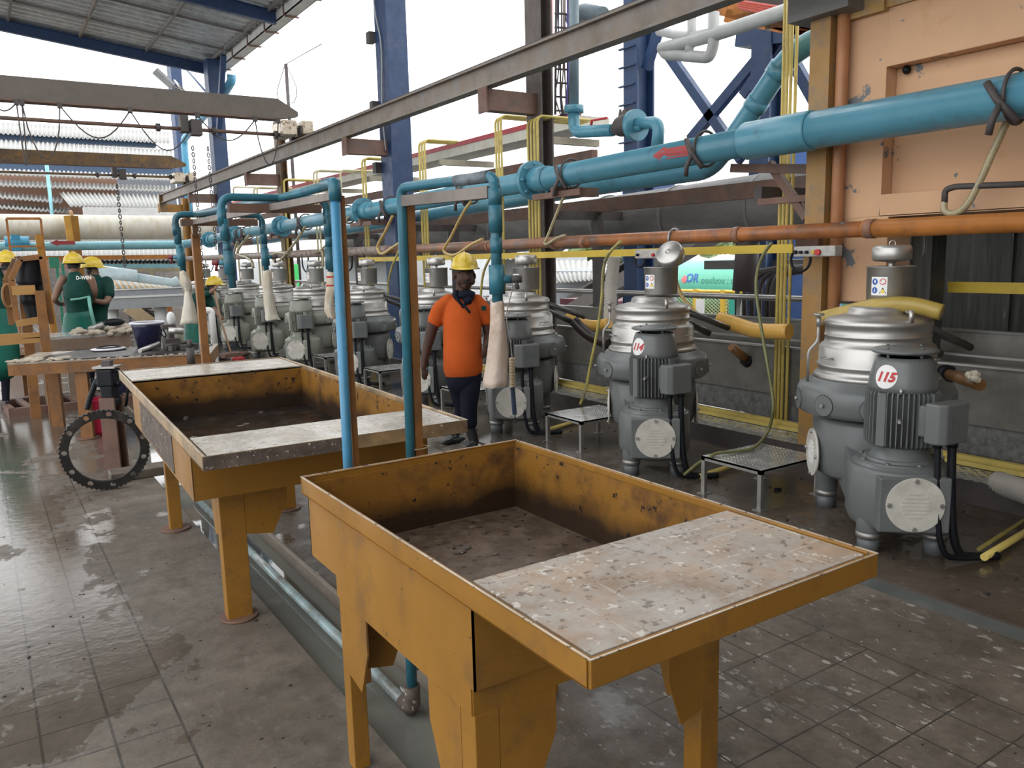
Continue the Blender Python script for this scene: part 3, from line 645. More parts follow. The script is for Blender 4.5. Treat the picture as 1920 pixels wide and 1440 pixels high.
# ---------------------------------------------------------------- separators
MA = math.atan2(-.75, -.66)
def wrapped(b, verts, faces, z0, ang, rfun, off):    # lay a flat drawing on an upright round surface
    out = []
    for x, y, _ in verts:
        z = z0+y; r = rfun(z)+off; g = ang+x/r; out.append((r*math.cos(g), r*math.sin(g), z))
    b.add(out, faces)
def discmesh(r, n=28, rings=5, r0=0):
    vs = [(0, 0, 0)]; fs = []
    for i in range(1, rings+1):
        for k in range(n): g = 2*PI*k/n; vs.append((r*i/rings*math.cos(g), r*i/rings*math.sin(g), 0))
    for k in range(n): fs.append((0, 1+k, 1+(k+1) % n))
    for i in range(rings-1):
        for k in range(n): a = 1+i*n; fs.append((a+k, a+n+k, a+n+(k+1) % n, a+(k+1) % n))
    return vs, fs
DM = .5    # distance bowl axis -> motor axis
def build_separator(name, label, body, num=None, sticker=True, loc=(0, 0, 0), tilt=False):
    t = thing('separator_machine', label, 'machine', loc, MA, 'centrifugal separators along the bay')
    W_ = dict(world=False)
    b = B()
    # one cast housing: bowl base, sloping beam, motor pod
    b.lathe([(.25, .27), (.33, .31), (.352, .38), (.352, .63), (.335, .66), (.22, .68)], (0, 0, 0), 40)
    for y in (-1, 1):
        pass
    hw = .235
    b.add([(0, -hw, .33), (DM, -hw*.98, .15), (DM, hw*.98, .15), (0, hw, .33), (0, -hw, .62), (.26, -hw, .53), (DM-.12, -hw*.97, .455), (DM-.12, hw*.97, .455), (.26, hw, .53), (0, hw, .62), (DM, -hw*.98, .455), (DM, hw*.98, .455)],
          [(0, 3, 2, 1), (0, 1, 10, 6, 5, 4), (3, 9, 8, 7, 11, 2), (4, 5, 8, 9), (5, 6, 7, 8), (6, 10, 11, 7), (1, 2, 11, 10), (0, 4, 9, 3)])
    b.lathe([(.18, .125), (.25, .155), (.272, .21), (.272, .46), (.26, .485), (.235, .49), (.235, .505), (.19, .51), (.18, .53)], (DM, 0, 0), 40)
    b.cbox((DM+.17, 0, .32), (.22, .36, .30))
    for (x, y, r) in ((DM+.10, .175, .066), (DM+.10, -.175, .066), (-.22, .21, .068), (-.22, -.21, .068)): b.cyl((x, y, .115), (x, y, .22 if x > 0 else .40), r, n=20)
    b.obj('housing', body, t, bevel=.012, **W_)
    for (x, y, r) in ((DM+.10, .175, .058), (DM+.10, -.175, .058), (-.22, .21, .06), (-.22, -.21, .06)):
        b = B(); b.cyl((x, y, 0), (x, y, .09), r, n=20); fo = b.obj('foot', MGREYD, t, **W_)
        b = B(); b.cyl((x, y, .085), (x, y, .118), r*1.16, n=20); b.obj('foot_ring', SSD, fo, **W_)
    # front vent plate and the two side ones
    for (c, d, nm, tl) in (((DM+.275, 0, .325), (1, 0, 0), 'front', 1), ((0, -.348, .42), (0, -1, 0), 'side', 0), ((0, .348, .42), (0, 1, 0), 'side', 0)):
        c, d = V(c), V(d); b = B(); b.cyl(c, c+d*.014, .148, n=40); p = b.obj('vent_plate', PLATE, t, **W_)
        b = B(); sd = d.cross(V((0, 0, 1)))
        for k in range(7):
            z = -.063+k*.021; hl = math.sqrt(max(.0001, .072**2-z*z)); b.beam(c+d*.016-sd*hl+V((0, 0, z)), c+d*.016+sd*hl+V((0, 0, z)), .006, .011)
        b.obj('louvre', PLATE if tl else WHITE, p, **W_)
        for g in (0, PI/2, PI, 3*PI/2): q = c+sd*(.132*math.cos(g))+V((0, 0, .132*math.sin(g))); b = B(); b.cyl(q+d*.01, q+d*.026, .0125, n=8); b.obj('bolt', SSD, p, **W_)
        if tl:
            b = B(); b.box((c.x-.012, -.155, .19), (c.x-.002, .155, .475)); b.obj('plate_mount', body, t, bevel=.01, **W_)
    # motor
    b = B(); b.lathe([(.165, .51), (.165, .53), (.15, .535), (.15, .60)], (DM, 0, 0), 32)
    for k in range(8):
        g = k*PI/4+.2; b.cyl((DM+.205*math.cos(g), .205*math.sin(g), .49), (DM+.205*math.cos(g), .205*math.sin(g), .525), .013, n=6)
    b.lathe([(.225, .50), (.225, .515)], (DM, 0, 0), 32); b.obj('motor_flange', body, t, **W_)
    b = B(); b.lathe([(.15, .595), (.163, .605), (.163, .90), (.15, .91)], (DM, 0, 0), 40); b.obj('motor_core', M('core_shade', (.04, .042, .042), .6), t, **W_)  # core colour darkened to stand in for shade between the fins
    b = B()
    for k in range(44):
        g = 2*PI*k/44
        if k % 11 == 5:
            c = V((DM+.178*math.cos(g), .178*math.sin(g), .755)); b.cbox(c, (.035, .05, .29), g); continue
        a, c = V((math.cos(g), math.sin(g), 0)), V((-math.sin(g), math.cos(g), 0))*.003; o_ = V((DM, 0, 0))
        P = [(.158, .605), (.182, .605), (.190, .62), (.190, .885), (.182, .905), (.158, .905)]
        b.slab([o_+a*r+V((0, 0, z))-c for r, z in P], c*2)
    b.obj('cooling_fins', body, t, **W_)
    b = B()
    g = math.atan2(-.75, .66)+.5; a = V((math.cos(g), math.sin(g), 0)); q = V((DM, 0, .76))+a*.185; b.tube([q, q+a*.06+V((0, 0, -.0))], [.014, .008], 8); q = V((DM, 0, .90))+a*.185; b.cyl(q, q+V((0, 0, .03)), .01, n=8)
    b.obj('lug', SSD, t, **W_)
    b = B(); b.lathe([(.176, .900), (.178, .93), (.172, .98), (.152, 1.06), (.140, 1.085), (.125, 1.087), (.12, 1.07)], (DM, 0, 0), 40); cone = b.obj('fan_cowl', body, t, **W_)
    b = B(); b.lathe([(.12, 1.066), (.12, 1.07)], (DM, 0, 0), 30); b.obj('fan_grille', BLK, cone, **W_)
    b = B()
    for k in range(4): g = k*PI/2+.5; b.cyl((DM+.115*math.cos(g), .115*math.sin(g), 1.06), (DM+.115*math.cos(g), .115*math.sin(g), 1.118), .0085, n=8); b.ell((DM+.12*math.cos(g), .12*math.sin(g), 1.138), (.009, .009, .006), 6, 4)
    b.lathe([(.160, 1.108), (.174, 1.116), (.172, 1.124), (.15, 1.132), (.02, 1.137), (0, 1.137)], (DM, 0, 0), 40); b.obj('rain_cap', body, t, **W_)
    # terminal box on the side, cables to the floor
    RB = lambda b_: setattr(b_, 'v', [V((DM+(p.x-DM)*math.cos(-.96)-p.y*math.sin(-.96), (p.x-DM)*math.sin(-.96)+p.y*math.cos(-.96), p.z)) for p in b_.v])
    b = B(); b.cbox((DM+.0, .20, .76), (.17, .10, .17)); RB(b); b.obj('terminal_base', body, t, bevel=.012, **W_)
    b = B(); P = [(-.105, .235, .655), (.12, .225, .655), (.12, .305, .675), (.085, .335, .69), (-.08, .335, .69), (-.105, .32, .675)]
    b.add([(DM+x, y, .655) for x, y, z in P]+[(DM+x, y, .87) for x, y, z in P], [tuple(range(6))[::-1], tuple(range(6, 12))]+[(i, (i+1) % 6, 6+(i+1) % 6, 6+i) for i in range(6)])
    RB(b); tb = b.obj('terminal_box', MGREY, t, bevel=.01, **W_)
    v_, f_ = text2d('WEG', .045, 0, .001); b = B(); b.add([(DM+.0-x, .3375, .77+y) for x, y, z in v_], f_); b.box((DM-.06, .334, .74), (DM+.06, .3368, .80)); RB(b); b.obj('maker_mark', MGREYD if not num else body, tb, **W_)
    b = B()
    for dx, r in ((.06, .016), (-.02, .022)):
        qx, qy = DM+.235+dx*.35, .165-dx; b.tube(smooth([(qx, qy, .67), (qx+.01, qy+.005, .45), (qx+.02, qy+.02, .20), (qx+.02, qy+.06, .06), (qx, qy+.14, .03), (qx-.03, qy+.28, .026)], 6), r, 10)
        b.cyl((qx, qy, .63), (qx, qy, .66), r*1.35, n=10)
    b.obj('cable', BLK, t, **W_)
    # ring housing with inspection covers
    b = B(); b.lathe([(.34, .672), (.43, .69), (.452, .72), (.452, .825), (.435, .86), (.385, .874), (.375, .895), (.36, .90), (.30, .90)], (0, 0, 0), 48); ring = b.obj('bowl_ring', body, t, **W_)
    for k in range(7):
        g = -PI/2-.6+k*.62; rf = lambda z: .4525
        b = B(); vs, fs = discmesh(.062, 22, 2); wrapped(b, vs, fs, .765, g, rf, .004); vs2, fs2 = discmesh(.066, 22, 2)
        b2 = B(); wrapped(b2, vs2, fs2, .765, g, rf, .0015); co = b.obj('cover_plate', body, ring, **W_); b2.obj('cover_seam', M('seam_dark', (.03, .032, .032), .6), co, **W_); s = co.modifiers.new('s', 'SOLIDIFY'); s.thickness = .006
        b = B(); a = V((math.cos(g), math.sin(g), 0)); b.cyl(a*.455+V((0, 0, .765)), a*.475+V((0, 0, .765)), .011, n=6); b.obj('bolt', SSD, co, **W_)
    # stainless hood, collecting cover, pot
    b = B(); b.lathe([(.345, .895), (.362, .905), (.352, .925), (.335, .93), (.332, .965), (.341, .972), (.341, .985), (.332, .992), (.330, 1.085), (.322, 1.10), (.300, 1.115), (.298, 1.15), (.303, 1.155), (.303, 1.162), (.298, 1.167), (.298, 1.215), (.306, 1.222), (.302, 1.245), (.285, 1.262), (.19, 1.285), (.172, 1.29), (.168, 1.315), (.15, 1.33), (0, 1.33)], (0, 0, 0), 56)
    b.obj('bowl_hood', SS, t, **W_)
    ox, oy = Matrix.Rotation(-MA, 2) @ V((.066, -.03))
    b = B(); b.lathe([(.125, 1.345), (.133, 1.35), (.137, 1.56), (.143, 1.562), (.143, 1.567), (.13, 1.567), (.128, 1.52), (0, 1.52)], (ox, oy, 0), 36); pot = b.obj('feed_pot', SSD if body is MGREY else M('pot_grey', (.42, .42, .40), .35, metal=.4), t, **W_)
    b = B(); b.cyl((ox, oy, 1.53), (ox, oy, 1.61), .018, n=12); b.lathe([(.03, 1.592), (.10, 1.597), (.112, 1.612), (.112, 1.672), (.098, 1.69), (0, 1.693)], (ox, oy, 0), 28); b.ring((ox, oy, 1.70), (1, 0, 0), .018, .004, 12, 6, 1, 1)
    if tilt:
        R3 = Matrix.Rotation(-MA, 3, 'Z'); vd, rt = R3 @ V((.685, .729, 0)), R3 @ V((.729, -.685, 0)); cc = V((ox, oy, 1.64)); Rt = Matrix.Rotation(math.radians(-38), 3, vd)
        b.v = [cc+rt*.075+V((0, 0, .02))+Rt @ (Matrix.Rotation(math.radians(50), 3, rt) @ (p-cc)) if p.z > 1.58 else p for p in b.v]
    fc = b.obj('float_chamber', SS, t, **W_)
    if sticker:
        g = math.atan2(-.75, .66)+.06
        b = B(); rf = lambda z: .1362
        def quad(cx, cz, w_, h_): 
            n = 6; return [(cx+w_*(i/n-.5), cz+h_*j-h_/2, 0) for j in (0, 1) for i in range(n+1)], [(i, i+1, n+2+i, n+1+i) for i in range(6)]
        W2 = B(); v, f = quad(0, 0, .10, .11); wrapped(W2, v, f, 1.452, g, rf, .0006); st = None
        W2.f = W2.f
        for (cx, cz, r, col, off) in ((-.025, .026, .019, 1, .001), (.024, .026, .019, 2, .001), (-.025, -.025, .019, 1, .001), (.024, .026, .0145, 0, .0014)):
            v, f = discmesh(r, 18, 2); W2.mi = col; wrapped(W2, [(x+cx, y+cz, 0) for x, y, _ in v], f, 1.452, g, rf, off)
        W2.mi = 3; wrapped(W2, [(.004, -.044, 0), (.046, -.044, 0), (.025, -.007, 0)], [(0, 1, 2)], 1.452, g, rf, .001); W2.mi = 4; wrapped(W2, [(.011, -.040, 0), (.039, -.040, 0), (.025, -.016, 0)], [(0, 1, 2)], 1.452, g, rf, .0016)
        W2.mi = 2; wrapped(W2, [(.013, .037, 0), (.010, .034, 0), (.035, .012, 0), (.038, .015, 0)], [(0, 1, 2, 3)], 1.452, g, rf, .0018)
        W2.mi = 0; wrapped(W2, [(-.029, .02, 0), (-.018, .02, 0), (-.02, .036, 0), (-.028, .036, 0)], [(0, 1, 2, 3)], 1.452, g, rf, .0018); wrapped(W2, [(-.030, -.033, 0), (-.021, -.033, 0), (-.023, -.014, 0), (-.027, -.014, 0)], [(0, 1, 2, 3)], 1.452, g, rf, .0018)
        W2.v = [p+V((ox, oy, 0)) for p in W2.v]
        W2.obj('safety_sticker', [WHITE, M('sign_blue', (.03, .10, .35), .5), RED, BLK, M('sign_yellow', (.8, .55, .03), .5)], pot, **W_)
    # side rod, clamp handle, small handles
    b = B(); b.tube(arcpts([(0, -.40, .87), (.0, -.40, 1.06), (0, -.345, 1.12), (0, -.345, 1.25)], .03), .009, 8); b.cyl((0, -.345, 1.21), (0, -.345, 1.27), .014, n=10); b.cyl((0, -.345, 1.275), (0, -.345, 1.29), .032, n=14); b.tube([(0, -.30, 1.235), (0, -.345, 1.235)], .006, 6); b.obj('side_valve_rod', SSD, t, **W_)
    b = B(); b.tube([(.27, .10, 1.17), (.275, .10, 1.30), (.22, .09, 1.31)], .010, 8); b.cyl((.275, .10, 1.25), (.275, .10, 1.32), .014, n=10); b.obj('clamp_handle', SS, t, **W_)
    for g in (-1.2, .9):
        a, c = V((math.cos(g), math.sin(g), 0)), V((-math.sin(g), math.cos(g), 0)); b = B(); b.tube([a*.33-c*.04+V((0, 0, 1.03)), a*.36-c*.035+V((0, 0, 1.03)), a*.36+c*.035+V((0, 0, 1.03)), a*.33+c*.04+V((0, 0, 1.03))], .005, 6); b.obj('lift_handle', SSD, t, **W_)
    # two outlet spouts leaning away from the aisle
    R2 = Matrix.Rotation(-MA, 3, 'Z')
    for (s, e, r) in (((.20, -.16, 1.21), (.66, -.22, 1.04), .026), ((.22, -.02, 1.16), (.60, -.06, .99), .03)):
        b = B(); b.tube([R2 @ V(s), R2 @ V(e)], r, 12); b.obj('outlet_spout', M('spout_dark', (.10, .10, .10), .35, metal=.5), t, **W_)
    if num:
        rc = lambda z: .176 + (z-.90)*.002/.03 if z < .93 else (.178-(z-.93)*.12 if z < .98 else (.172-(z-.98)*.25 if z < 1.06 else .152-(z-1.06)*.48))
        g = math.atan2(-.75, .66) + (0)
        b = B(); v, f = discmesh(.064, 30, 8); wrapped(b, v, f, .988, g, rc, .0025); b.v = [p+V((DM, 0, 0)) for p in b.v]; s = b.obj('number_disc', WHITE, cone, **W_)
        v, f = text2d(num, .068, .25, .0035); v = [(x*1.02, y, 0) for x, y, _ in v]
        b = B(); wrapped(b, v, f, .986, g, rc, .005); b.v = [p+V((DM, 0, 0)) for p in b.v]; b.obj('painted_number', RED, s, **W_)
    return t
MY = [2.87, 4.89, 6.83, 8.75, 10.78, 12.86, 14.75, 16.85, 18.65, 20.5]
MXX = 4.56
m115 = build_separator('m', 'nearest grey separator with a yellow rubber tube lying over its hood, disc number 115', MGREY, '115', loc=(4.545, MY[0], 0))
m114 = build_separator('m', 'grey separator with tilted silver float cap beside the control box, red 114 on its cowl', MGREY, '114', loc=(4.59, MY[1], 0), tilt=True)
m113 = build_separator('m', 'grey separator half hidden by the long hanging cloth bag', MGREY, None, loc=(4.59, MY[2], 0))
m112 = dup(m113); m112.location = (4.59, MY[3], 0); m112['label'] = 'grey separator directly behind the orange-shirted man'
m111 = dup(m113); m111.location = (4.57, MY[4], 0); m111['label'] = 'grey separator seen between the blue standpipe and the tan post'
m110 = build_separator('m', 'cream based separator just left of the tall blue standpipe, rag on its cap', MCREAM, None, True, loc=(4.56, MY[5], 0))
labs = ['cream based separator behind the narrow off-white bag', 'cream based separator behind the upright teal drop with the big end cap', 'cream based separator next beyond the broom of the bending worker', 'farthest cream based separator, partly hidden by the bending worker']
for k in range(4):
    c = dup(m110); c.location = (4.56, MY[6+k], 0); c['label'] = labs[k]

# ---------------------------------------------------------------- tube tricks around the machines
def ax(pts, X): return [AX(px, py, X) for px, py in pts]
b = B(); b.tube(smooth([AX(1538, 598, 4.45), AX(1590, 585, 4.5), AX(1650, 572, 4.5), AX(1710, 572, 4.55), AX(1766, 586, 4.6)]), .047, 18)
tag(b.obj('rubber_tube', M('tube_olive', (.38, .27, .06), .35, var=.1)), 'thick bent yellow rubber tube lying across the hood of separator 115', 'tube')
b = B(); b.tube(smooth([AX(1347, 598, 5.35), AX(1385, 610, 5.4), AX(1420, 620, 5.42), AX(1480, 622, 5.45)]), .065, 18)
tag(b.obj('rubber_tube', TUBEY), 'thick amber rubber sleeve on the outlet of separator 114', 'tube')
b = B(); b.tube(smooth([AX(1068, 592, 5.35), AX(1090, 605, 5.4), AX(1115, 610, 5.42), AX(1142, 606, 5.45)]), [.04]+[.05]*23+[.05], 16) if False else b.tube(smooth([AX(1066, 590, 5.35), AX(1090, 605, 5.4), AX(1115, 610, 5.42), AX(1142, 606, 5.45)]), .055, 16)
tag(b.obj('rubber_tube', TUBEY), 'amber rubber sleeve behind the hanging cable left of separator 114', 'tube')
b = B(); b.tube(smooth([AX(1075, 600, 5.2), AX(1090, 616, 5.25), AX(1110, 632, 5.3), AX(1140, 645, 5.35)]), .058, 16)
tag(b.obj('rubber_tube', M('tube_dark', (.03, .02, .018), .4)), 'dark brown rubber sleeve drooping behind the hanging cable', 'tube')
def hose(name, pts, X, r, mat, label, sm=8, cat='hose'):
    b = B(); b.tube(smooth([AX(px, py, X) if len((px, py)) == 2 else 0 for px, py in pts], sm), r, 9); return tag(b.obj(name, mat), label, cat)
hose('feed_hose', [(1262, 500), (1272, 540), (1285, 565), (1310, 590), (1335, 604)], 5.2, .017, HOSEY, 'yellow hose running down from behind separator 114 float cap to its spout')
hose('feed_hose', [(1898, 205), (1885, 235), (1860, 290), (1835, 345), (1812, 385), (1790, 400), (1772, 396), (1770, 378)], 5.3, .022, HOSEC, 'pale clear hose curving down the peach wall from the pipe clamp')
b = B(); b.tube(arcpts([AX(1771, 380, 5.3), AX(1772, 356, 5.3), AX(1790, 350, 5.3), AX(1925, 345, 5.3)], .06), .02, 10); tag(b.obj('steel_bar', DARKST), 'dark bent steel rod below the clear hose on the peach wall', 'rod')
hose('feed_hose', [(883, 378), (868, 400), (845, 445), (832, 470), (852, 478), (885, 458), (905, 448)], 4.95, .018, HOSEY, 'bent yellow hose hanging above the yellow helmet')
hose('feed_hose', [(736, 405), (722, 435), (708, 462), (716, 476), (735, 465), (750, 455)], 5.0, .022, HOSEY, 'bent yellow hose in front of the wide blue column')
hose('feed_hose', [(1065, 350), (1050, 385), (1030, 435), (1022, 458), (1045, 446), (1060, 441)], 5.0, .015, HOSEC, 'pale hose from the pipe clamp right of the rust column down to the orange pipe')
hose('feed_hose', [(655, 405), (630, 440), (600, 470), (592, 475), (604, 472), (606, 500)], 5.0, .02, HOSEC, 'pale hose behind the tall blue standpipe')
hose('feed_hose', [(572, 425), (560, 445), (545, 465), (525, 488), (512, 488), (515, 475), (540, 475)], 5.0, .024, HOSEC, 'pale looping hose over the orange pipe near the teal flange')
hose('feed_hose', [(468, 440), (455, 455), (445, 475), (460, 482), (472, 490), (475, 502)], 5.0, .03, HOSEC, 'far pale hose from the double clamp, right one')
hose('feed_hose', [(460, 437), (445, 455), (436, 478), (420, 482), (410, 492)], 5.0, .03, HOSEC, 'far pale hose from the double clamp, left one')
b = B(); b.tube(smooth(ax([(1447, 455), (1430, 480), (1420, 510), (1418, 545), (1425, 600), (1435, 660), (1445, 720), (1450, 765)], 4.75)+[AZ(1440, 808, .34), AZ(1415, 838, .29), AZ(1380, 846, .286), AZ(1345, 850, .288), AZ(1326, 860, .25), AZ(1305, 876, .06), AZ(1285, 890, .02)], 8), .012, 9); tag(b.obj('hanging_hose', M('hose_olive', (.17, .17, .07), .4, var=.3)), 'olive hose dropping beside the yellow conduits and over the right step', 'hose')
hose('hanging_hose', [(1164, 452), (1140, 478), (1131, 510), (1128, 560), (1120, 620), (1108, 680), (1098, 730), (1088, 758)], 4.65, .014, M('hose_mustard', (.42, .36, .10), .4, var=.4, dirt=(.1, .1, .08), damt=.4), 'mustard stained hose hanging in front of separator 114 left side', cat='hose')
hose('hanging_hose', [(920, 480), (907, 510), (902, 545), (900, 600)], 4.6, .014, M('hose_mustard'), 'mustard hose coming down behind the man in orange', cat='hose')
hose('power_cable', [(1295, 735), (1288, 760), (1282, 790), (1281, 810)], 5.3, .014, BLK, 'short black cable behind separator 114 pedestal', cat='cable')
hose('hanging_hose', [(1330, 857), (1310, 868), (1295, 880), (1283, 890)], 4.2, .012, M('hose_olive'), 'olive hose end lying on the wet floor by the step', cat='hose')
hose('hanging_hose', [(748, 470), (735, 500), (728, 530), (728, 560)], 4.9, .015, M('hose_mustard'), 'thin hose at the edge of the wide blue column', cat='hose')
for i, (x0, x1, y) in enumerate(((566, 578, 480), (640, 660, 480), (385, 400, 480))):
    hose('power_cable', [(x0, y), (x0+2, y+20), (x0+8, y+30), (x1-1, y+22), (x1, y)], 5.2, .014, BLK, ['black cable loop hanging by the feed pots, middle one', 'black cable loop hanging by the feed pots, nearest the standpipe', 'black cable loop behind the rusty post'][i], cat='cable')

# ---------------------------------------------------------------- big blue line and companions (X = 5.1)
PXX = 5.1
def pline(name, label, mat, pts, r, X, cat='pipe', n=18, parts=()):
    P = [AX(px, py, X) for px, py in pts]; t = thing(name, label, cat, P[0]); b = B(); b.tube(P, r, n); b.obj('pipe', mat, t); return t, P
bp = [(1935, 174), (1460, 254)]
zc = lambda y: 2.516 if y < 4.3 else 2.516-(y-4.3)*.0128
t = thing('pipeline', 'big light blue pipeline with flanges running the length of the bay', 'pipe', (PXX, 5, 2.4))
b = B(); b.tube([(PXX, -6.5, 2.516), (PXX, 4.0, 2.516)], .130, 24); b.obj('pipe', BLUEPVC, t)
b = B(); b.tube([(PXX, 4.0, 2.515), (PXX, 24.4, zc(24.4))], .112, 24); b.obj('pipe', BLUEPVC, t)
b = B(); b.tube([(PXX, 3.78, 2.516), (PXX, 3.80, 2.516), (PXX, 4.38, 2.516), (PXX, 4.40, 2.516)], [.135, .142, .142, .128], 24); b.obj('pipe_sleeve', BLUEPVC, t)
for px, py in ((1000, 338), (682, 394), (528, 424), (442, 443), (393, 452)):
    y = AX(px, py, PXX).y; z = zc(y); s = -1
    b = B(); b.cyl((PXX, y-.03, z), (PXX, y+.03, z), .205, n=28); b.tube([(PXX, y-.28, z), (PXX, y-.03, z)], [.128, .135], 20)
    for k in range(8): g = 2*PI*k/8; b.cyl((PXX+.17*math.cos(g), y-.06, z+.17*math.sin(g)), (PXX+.17*math.cos(g), y+.06, z+.17*math.sin(g)), .016, n=6)
    b.obj('flange', BLUEPVC, t)
b = B(); b.tube(arcpts([(PXX, 24.3, zc(24.4)), (PXX, 25.0, zc(25)), (4.2, 25.0, zc(25)), (-12, 25.0, 2.25)], .3), .12, 18); b.obj('pipe', PALEPVC, t)
e = AX(1274, 287, PXX)
def arrow(X, y, z, L, h, flip=1):
    return [(X, y+flip*L/2, z), (X, y+flip*L*.25, z+h), (X, y+flip*L*.25, z+h*.5), (X, y-flip*L/2, z+h*.5), (X, y-flip*L/2, z-h*.5), (X, y+flip*L*.25, z-h*.5), (X, y+flip*L*.25, z-h)]
b = B(); vs = []; fs = []
for i, f in enumerate([0, .25, .3, 1]):
    pass
yy = e.y; vs = []; fs = []; seg = 10
for i in range(seg+1):
    f = i/seg; hh = .045 if f > .35 else .075*f/.35 
    for s in (-1, 0, 1):
        a = PI+ s*hh/.112; vs.append((PXX+.1145*math.cos(a), yy+.21-.42*f, zc(yy)+.1145*math.sin(a)*-1))
for i in range(seg):
    for s in (0, 1): k = i*3+s; fs.append((k, k+1, k+4, k+3))
b.add(vs, fs); b.obj('flow_arrow', M('arrow_red', (.36, .05, .05), .5), t)
vx = AY(133, 455, 24.87); b = B(); b.box((vx.x-.3, 24.87, vx.z-.05), (vx.x+.1, 24.875, vx.z+.05)); b.add([(vx.x-.5, 24.873, vx.z), (vx.x-.3, 24.873, vx.z+.09), (vx.x-.3, 24.873, vx.z-.09)], [(0, 1, 2)]); b.obj('flow_arrow', M('arrow_red'), t)
vx = AY(30, 455, 25); b = B(); b.cyl((vx.x-.25, 25, vx.z), (vx.x+.3, 25, vx.z), .16, n=16); b.box((vx.x-.1, 24.85, vx.z-.2), (vx.x+.1, 25.15, vx.z+.2)); b.obj('valve', M('valve_blue', (.05, .30, .48), .4), t)
# saddle clamps (bolted on the line, so parts of it)
for px, py in ((1905, 190), (1324, 282), (1072, 345), (882, 370), (735, 400), (653, 403), (575, 425), (466, 440), (455, 440)):
    y = AX(px, py, PXX).y; z = zc(y); R = .14 if y > 4.3 else .152
    b = B(); b.ring((PXX, y, z), (0, 1, 0), R, .012, 22, 6); b.tube([(PXX-R*.9, y+.10, z+.08), (PXX-R*1.1, y+.02, z-.03), (PXX-R*.9, y-.08, z-.16)], .022, 8); b.tube([(PXX-R, y, z-.03), (PXX-R-.06, y+.02, z-.14), (PXX-R-.05, y+.04, z-.22)], .02, 8); b.obj('saddle_clamp', DARKST, t)
b = B(); b.tube([AX(1899, 195, 5.3), AX(1890, 212, 5.3)], .028, 12); b.tube([AX(1893, 205, 5.3), AX(1886, 222, 5.3)], .024, 12); b.obj('hose_tail', SS, t)

# pipe supports
for i, (px, py) in enumerate(((1060, 362), (690, 412), (520, 437), (440, 452))):
    y = AX(px, py, PXX).y; z = zc(y)-.17
    b = B(); b.beam((PXX-.15, y, z), (CX+.1, y, z), .1, .09); b.beam((PXX-.1, y-.4, z-.03), (PXX-.1, y+.4, z-.03), .06, .06); tag(b.obj('pipe_bracket', RUST), 'rusty bracket under the blue pipeline at ' + ['the first flange', 'the second flange, beside the blue column', 'the third flange', 'the fourth flange'][i], 'bracket')

t, P = pline('pipeline', 'thin orange pipe crossing the bay in front of the peach wall', ORPIPE, [(1935, 419), (1525, 431)], .060, PXX)
t['label'] = 'orange painted pipe, flaking to grey, running low along the whole bay'
b = B(); b.tube([P[0], AX(1525, 431, PXX)], .061, 18)
Pz = 1.805
bpy.data.objects.remove([o for o in bpy.data.objects if o.parent == t][0])
b = B(); b.tube([(PXX, -6.5, Pz-.02), (PXX, 3.35, Pz)], .061, 18); b.obj('pipe', ORPIPE, t)
b = B(); b.tube([(PXX, 3.3, Pz), (PXX, 6.4, Pz+.01)], .055, 18); b.obj('pipe', M('pipe_orange_dull', (.36, .13, .04), .45, var=.3, dirt=(.13, .08, .06), damt=.35, chip=(.18, .2, .22), camt=.25, cs=4), t)
b = B(); b.tube([(PXX, 6.35, Pz+.01), (PXX, 12, Pz+.01)], .058, 18); b.obj('pipe', RUSTPIPE, t)
b = B(); b.tube([(PXX, 11, Pz+.01), (PXX, 25, Pz+.04)], .07, 12); b.obj('pipe', M('pipe_wrapped', (.27, .21, .18), .45, var=.5, vs=12, bump=.4), t)
b = B()
for y in (3.3, 4.45, 6.4, 6.9, 8.2): b = B(); b.cyl((PXX, y-.03, Pz), (PXX, y+.03, Pz), .066, n=18); b.obj('pipe_sleeve', RUSTPIPE, t)
b = B(); b.ring((PXX, AX(1265, 445, PXX).y, Pz), (0, 1, 0), .075, .012, 18, 6); b.tube([AX(1268, 430, PXX), AX(1265, 460, PXX)], .012, 6); b.obj('hanger_hook', SSD, t)

# second blue pipe: down the diagonal, then along the bay
QX = 5.95
t = thing('pipeline', 'second blue pipe slanting down from upper right and running behind the big one', 'pipe', AX(1335, 312, QX))
a_ = AX(1560, 74, QX-.1); P = [AX(1590, 68, QX), AX(1488, 90, QX), AX(1385, 245, QX), AX(1330, 318, QX), AX(1280, 325, QX), AX(1100, 353, QX), AX(900, 386, QX), AX(640, 432, QX), AX(480, 452, QX)]
P[0] = V((QX, 3.9, P[1].z+.05))
b = B(); b.tube(arcpts(P, .25), .095, 18); b.obj('pipe', BLUEPVC, t)
for i, j in ((1, .2), (1, .6), (2, .45), (5, .3)):
    p, q = P[i].lerp(P[i+1], j), P[i].lerp(P[i+1], min(1, j+.12 if i < 3 else j+.05)); b = B(); b.tube([p, q], .104, 18); b.obj('pipe_socket', BLUEPVC, t)
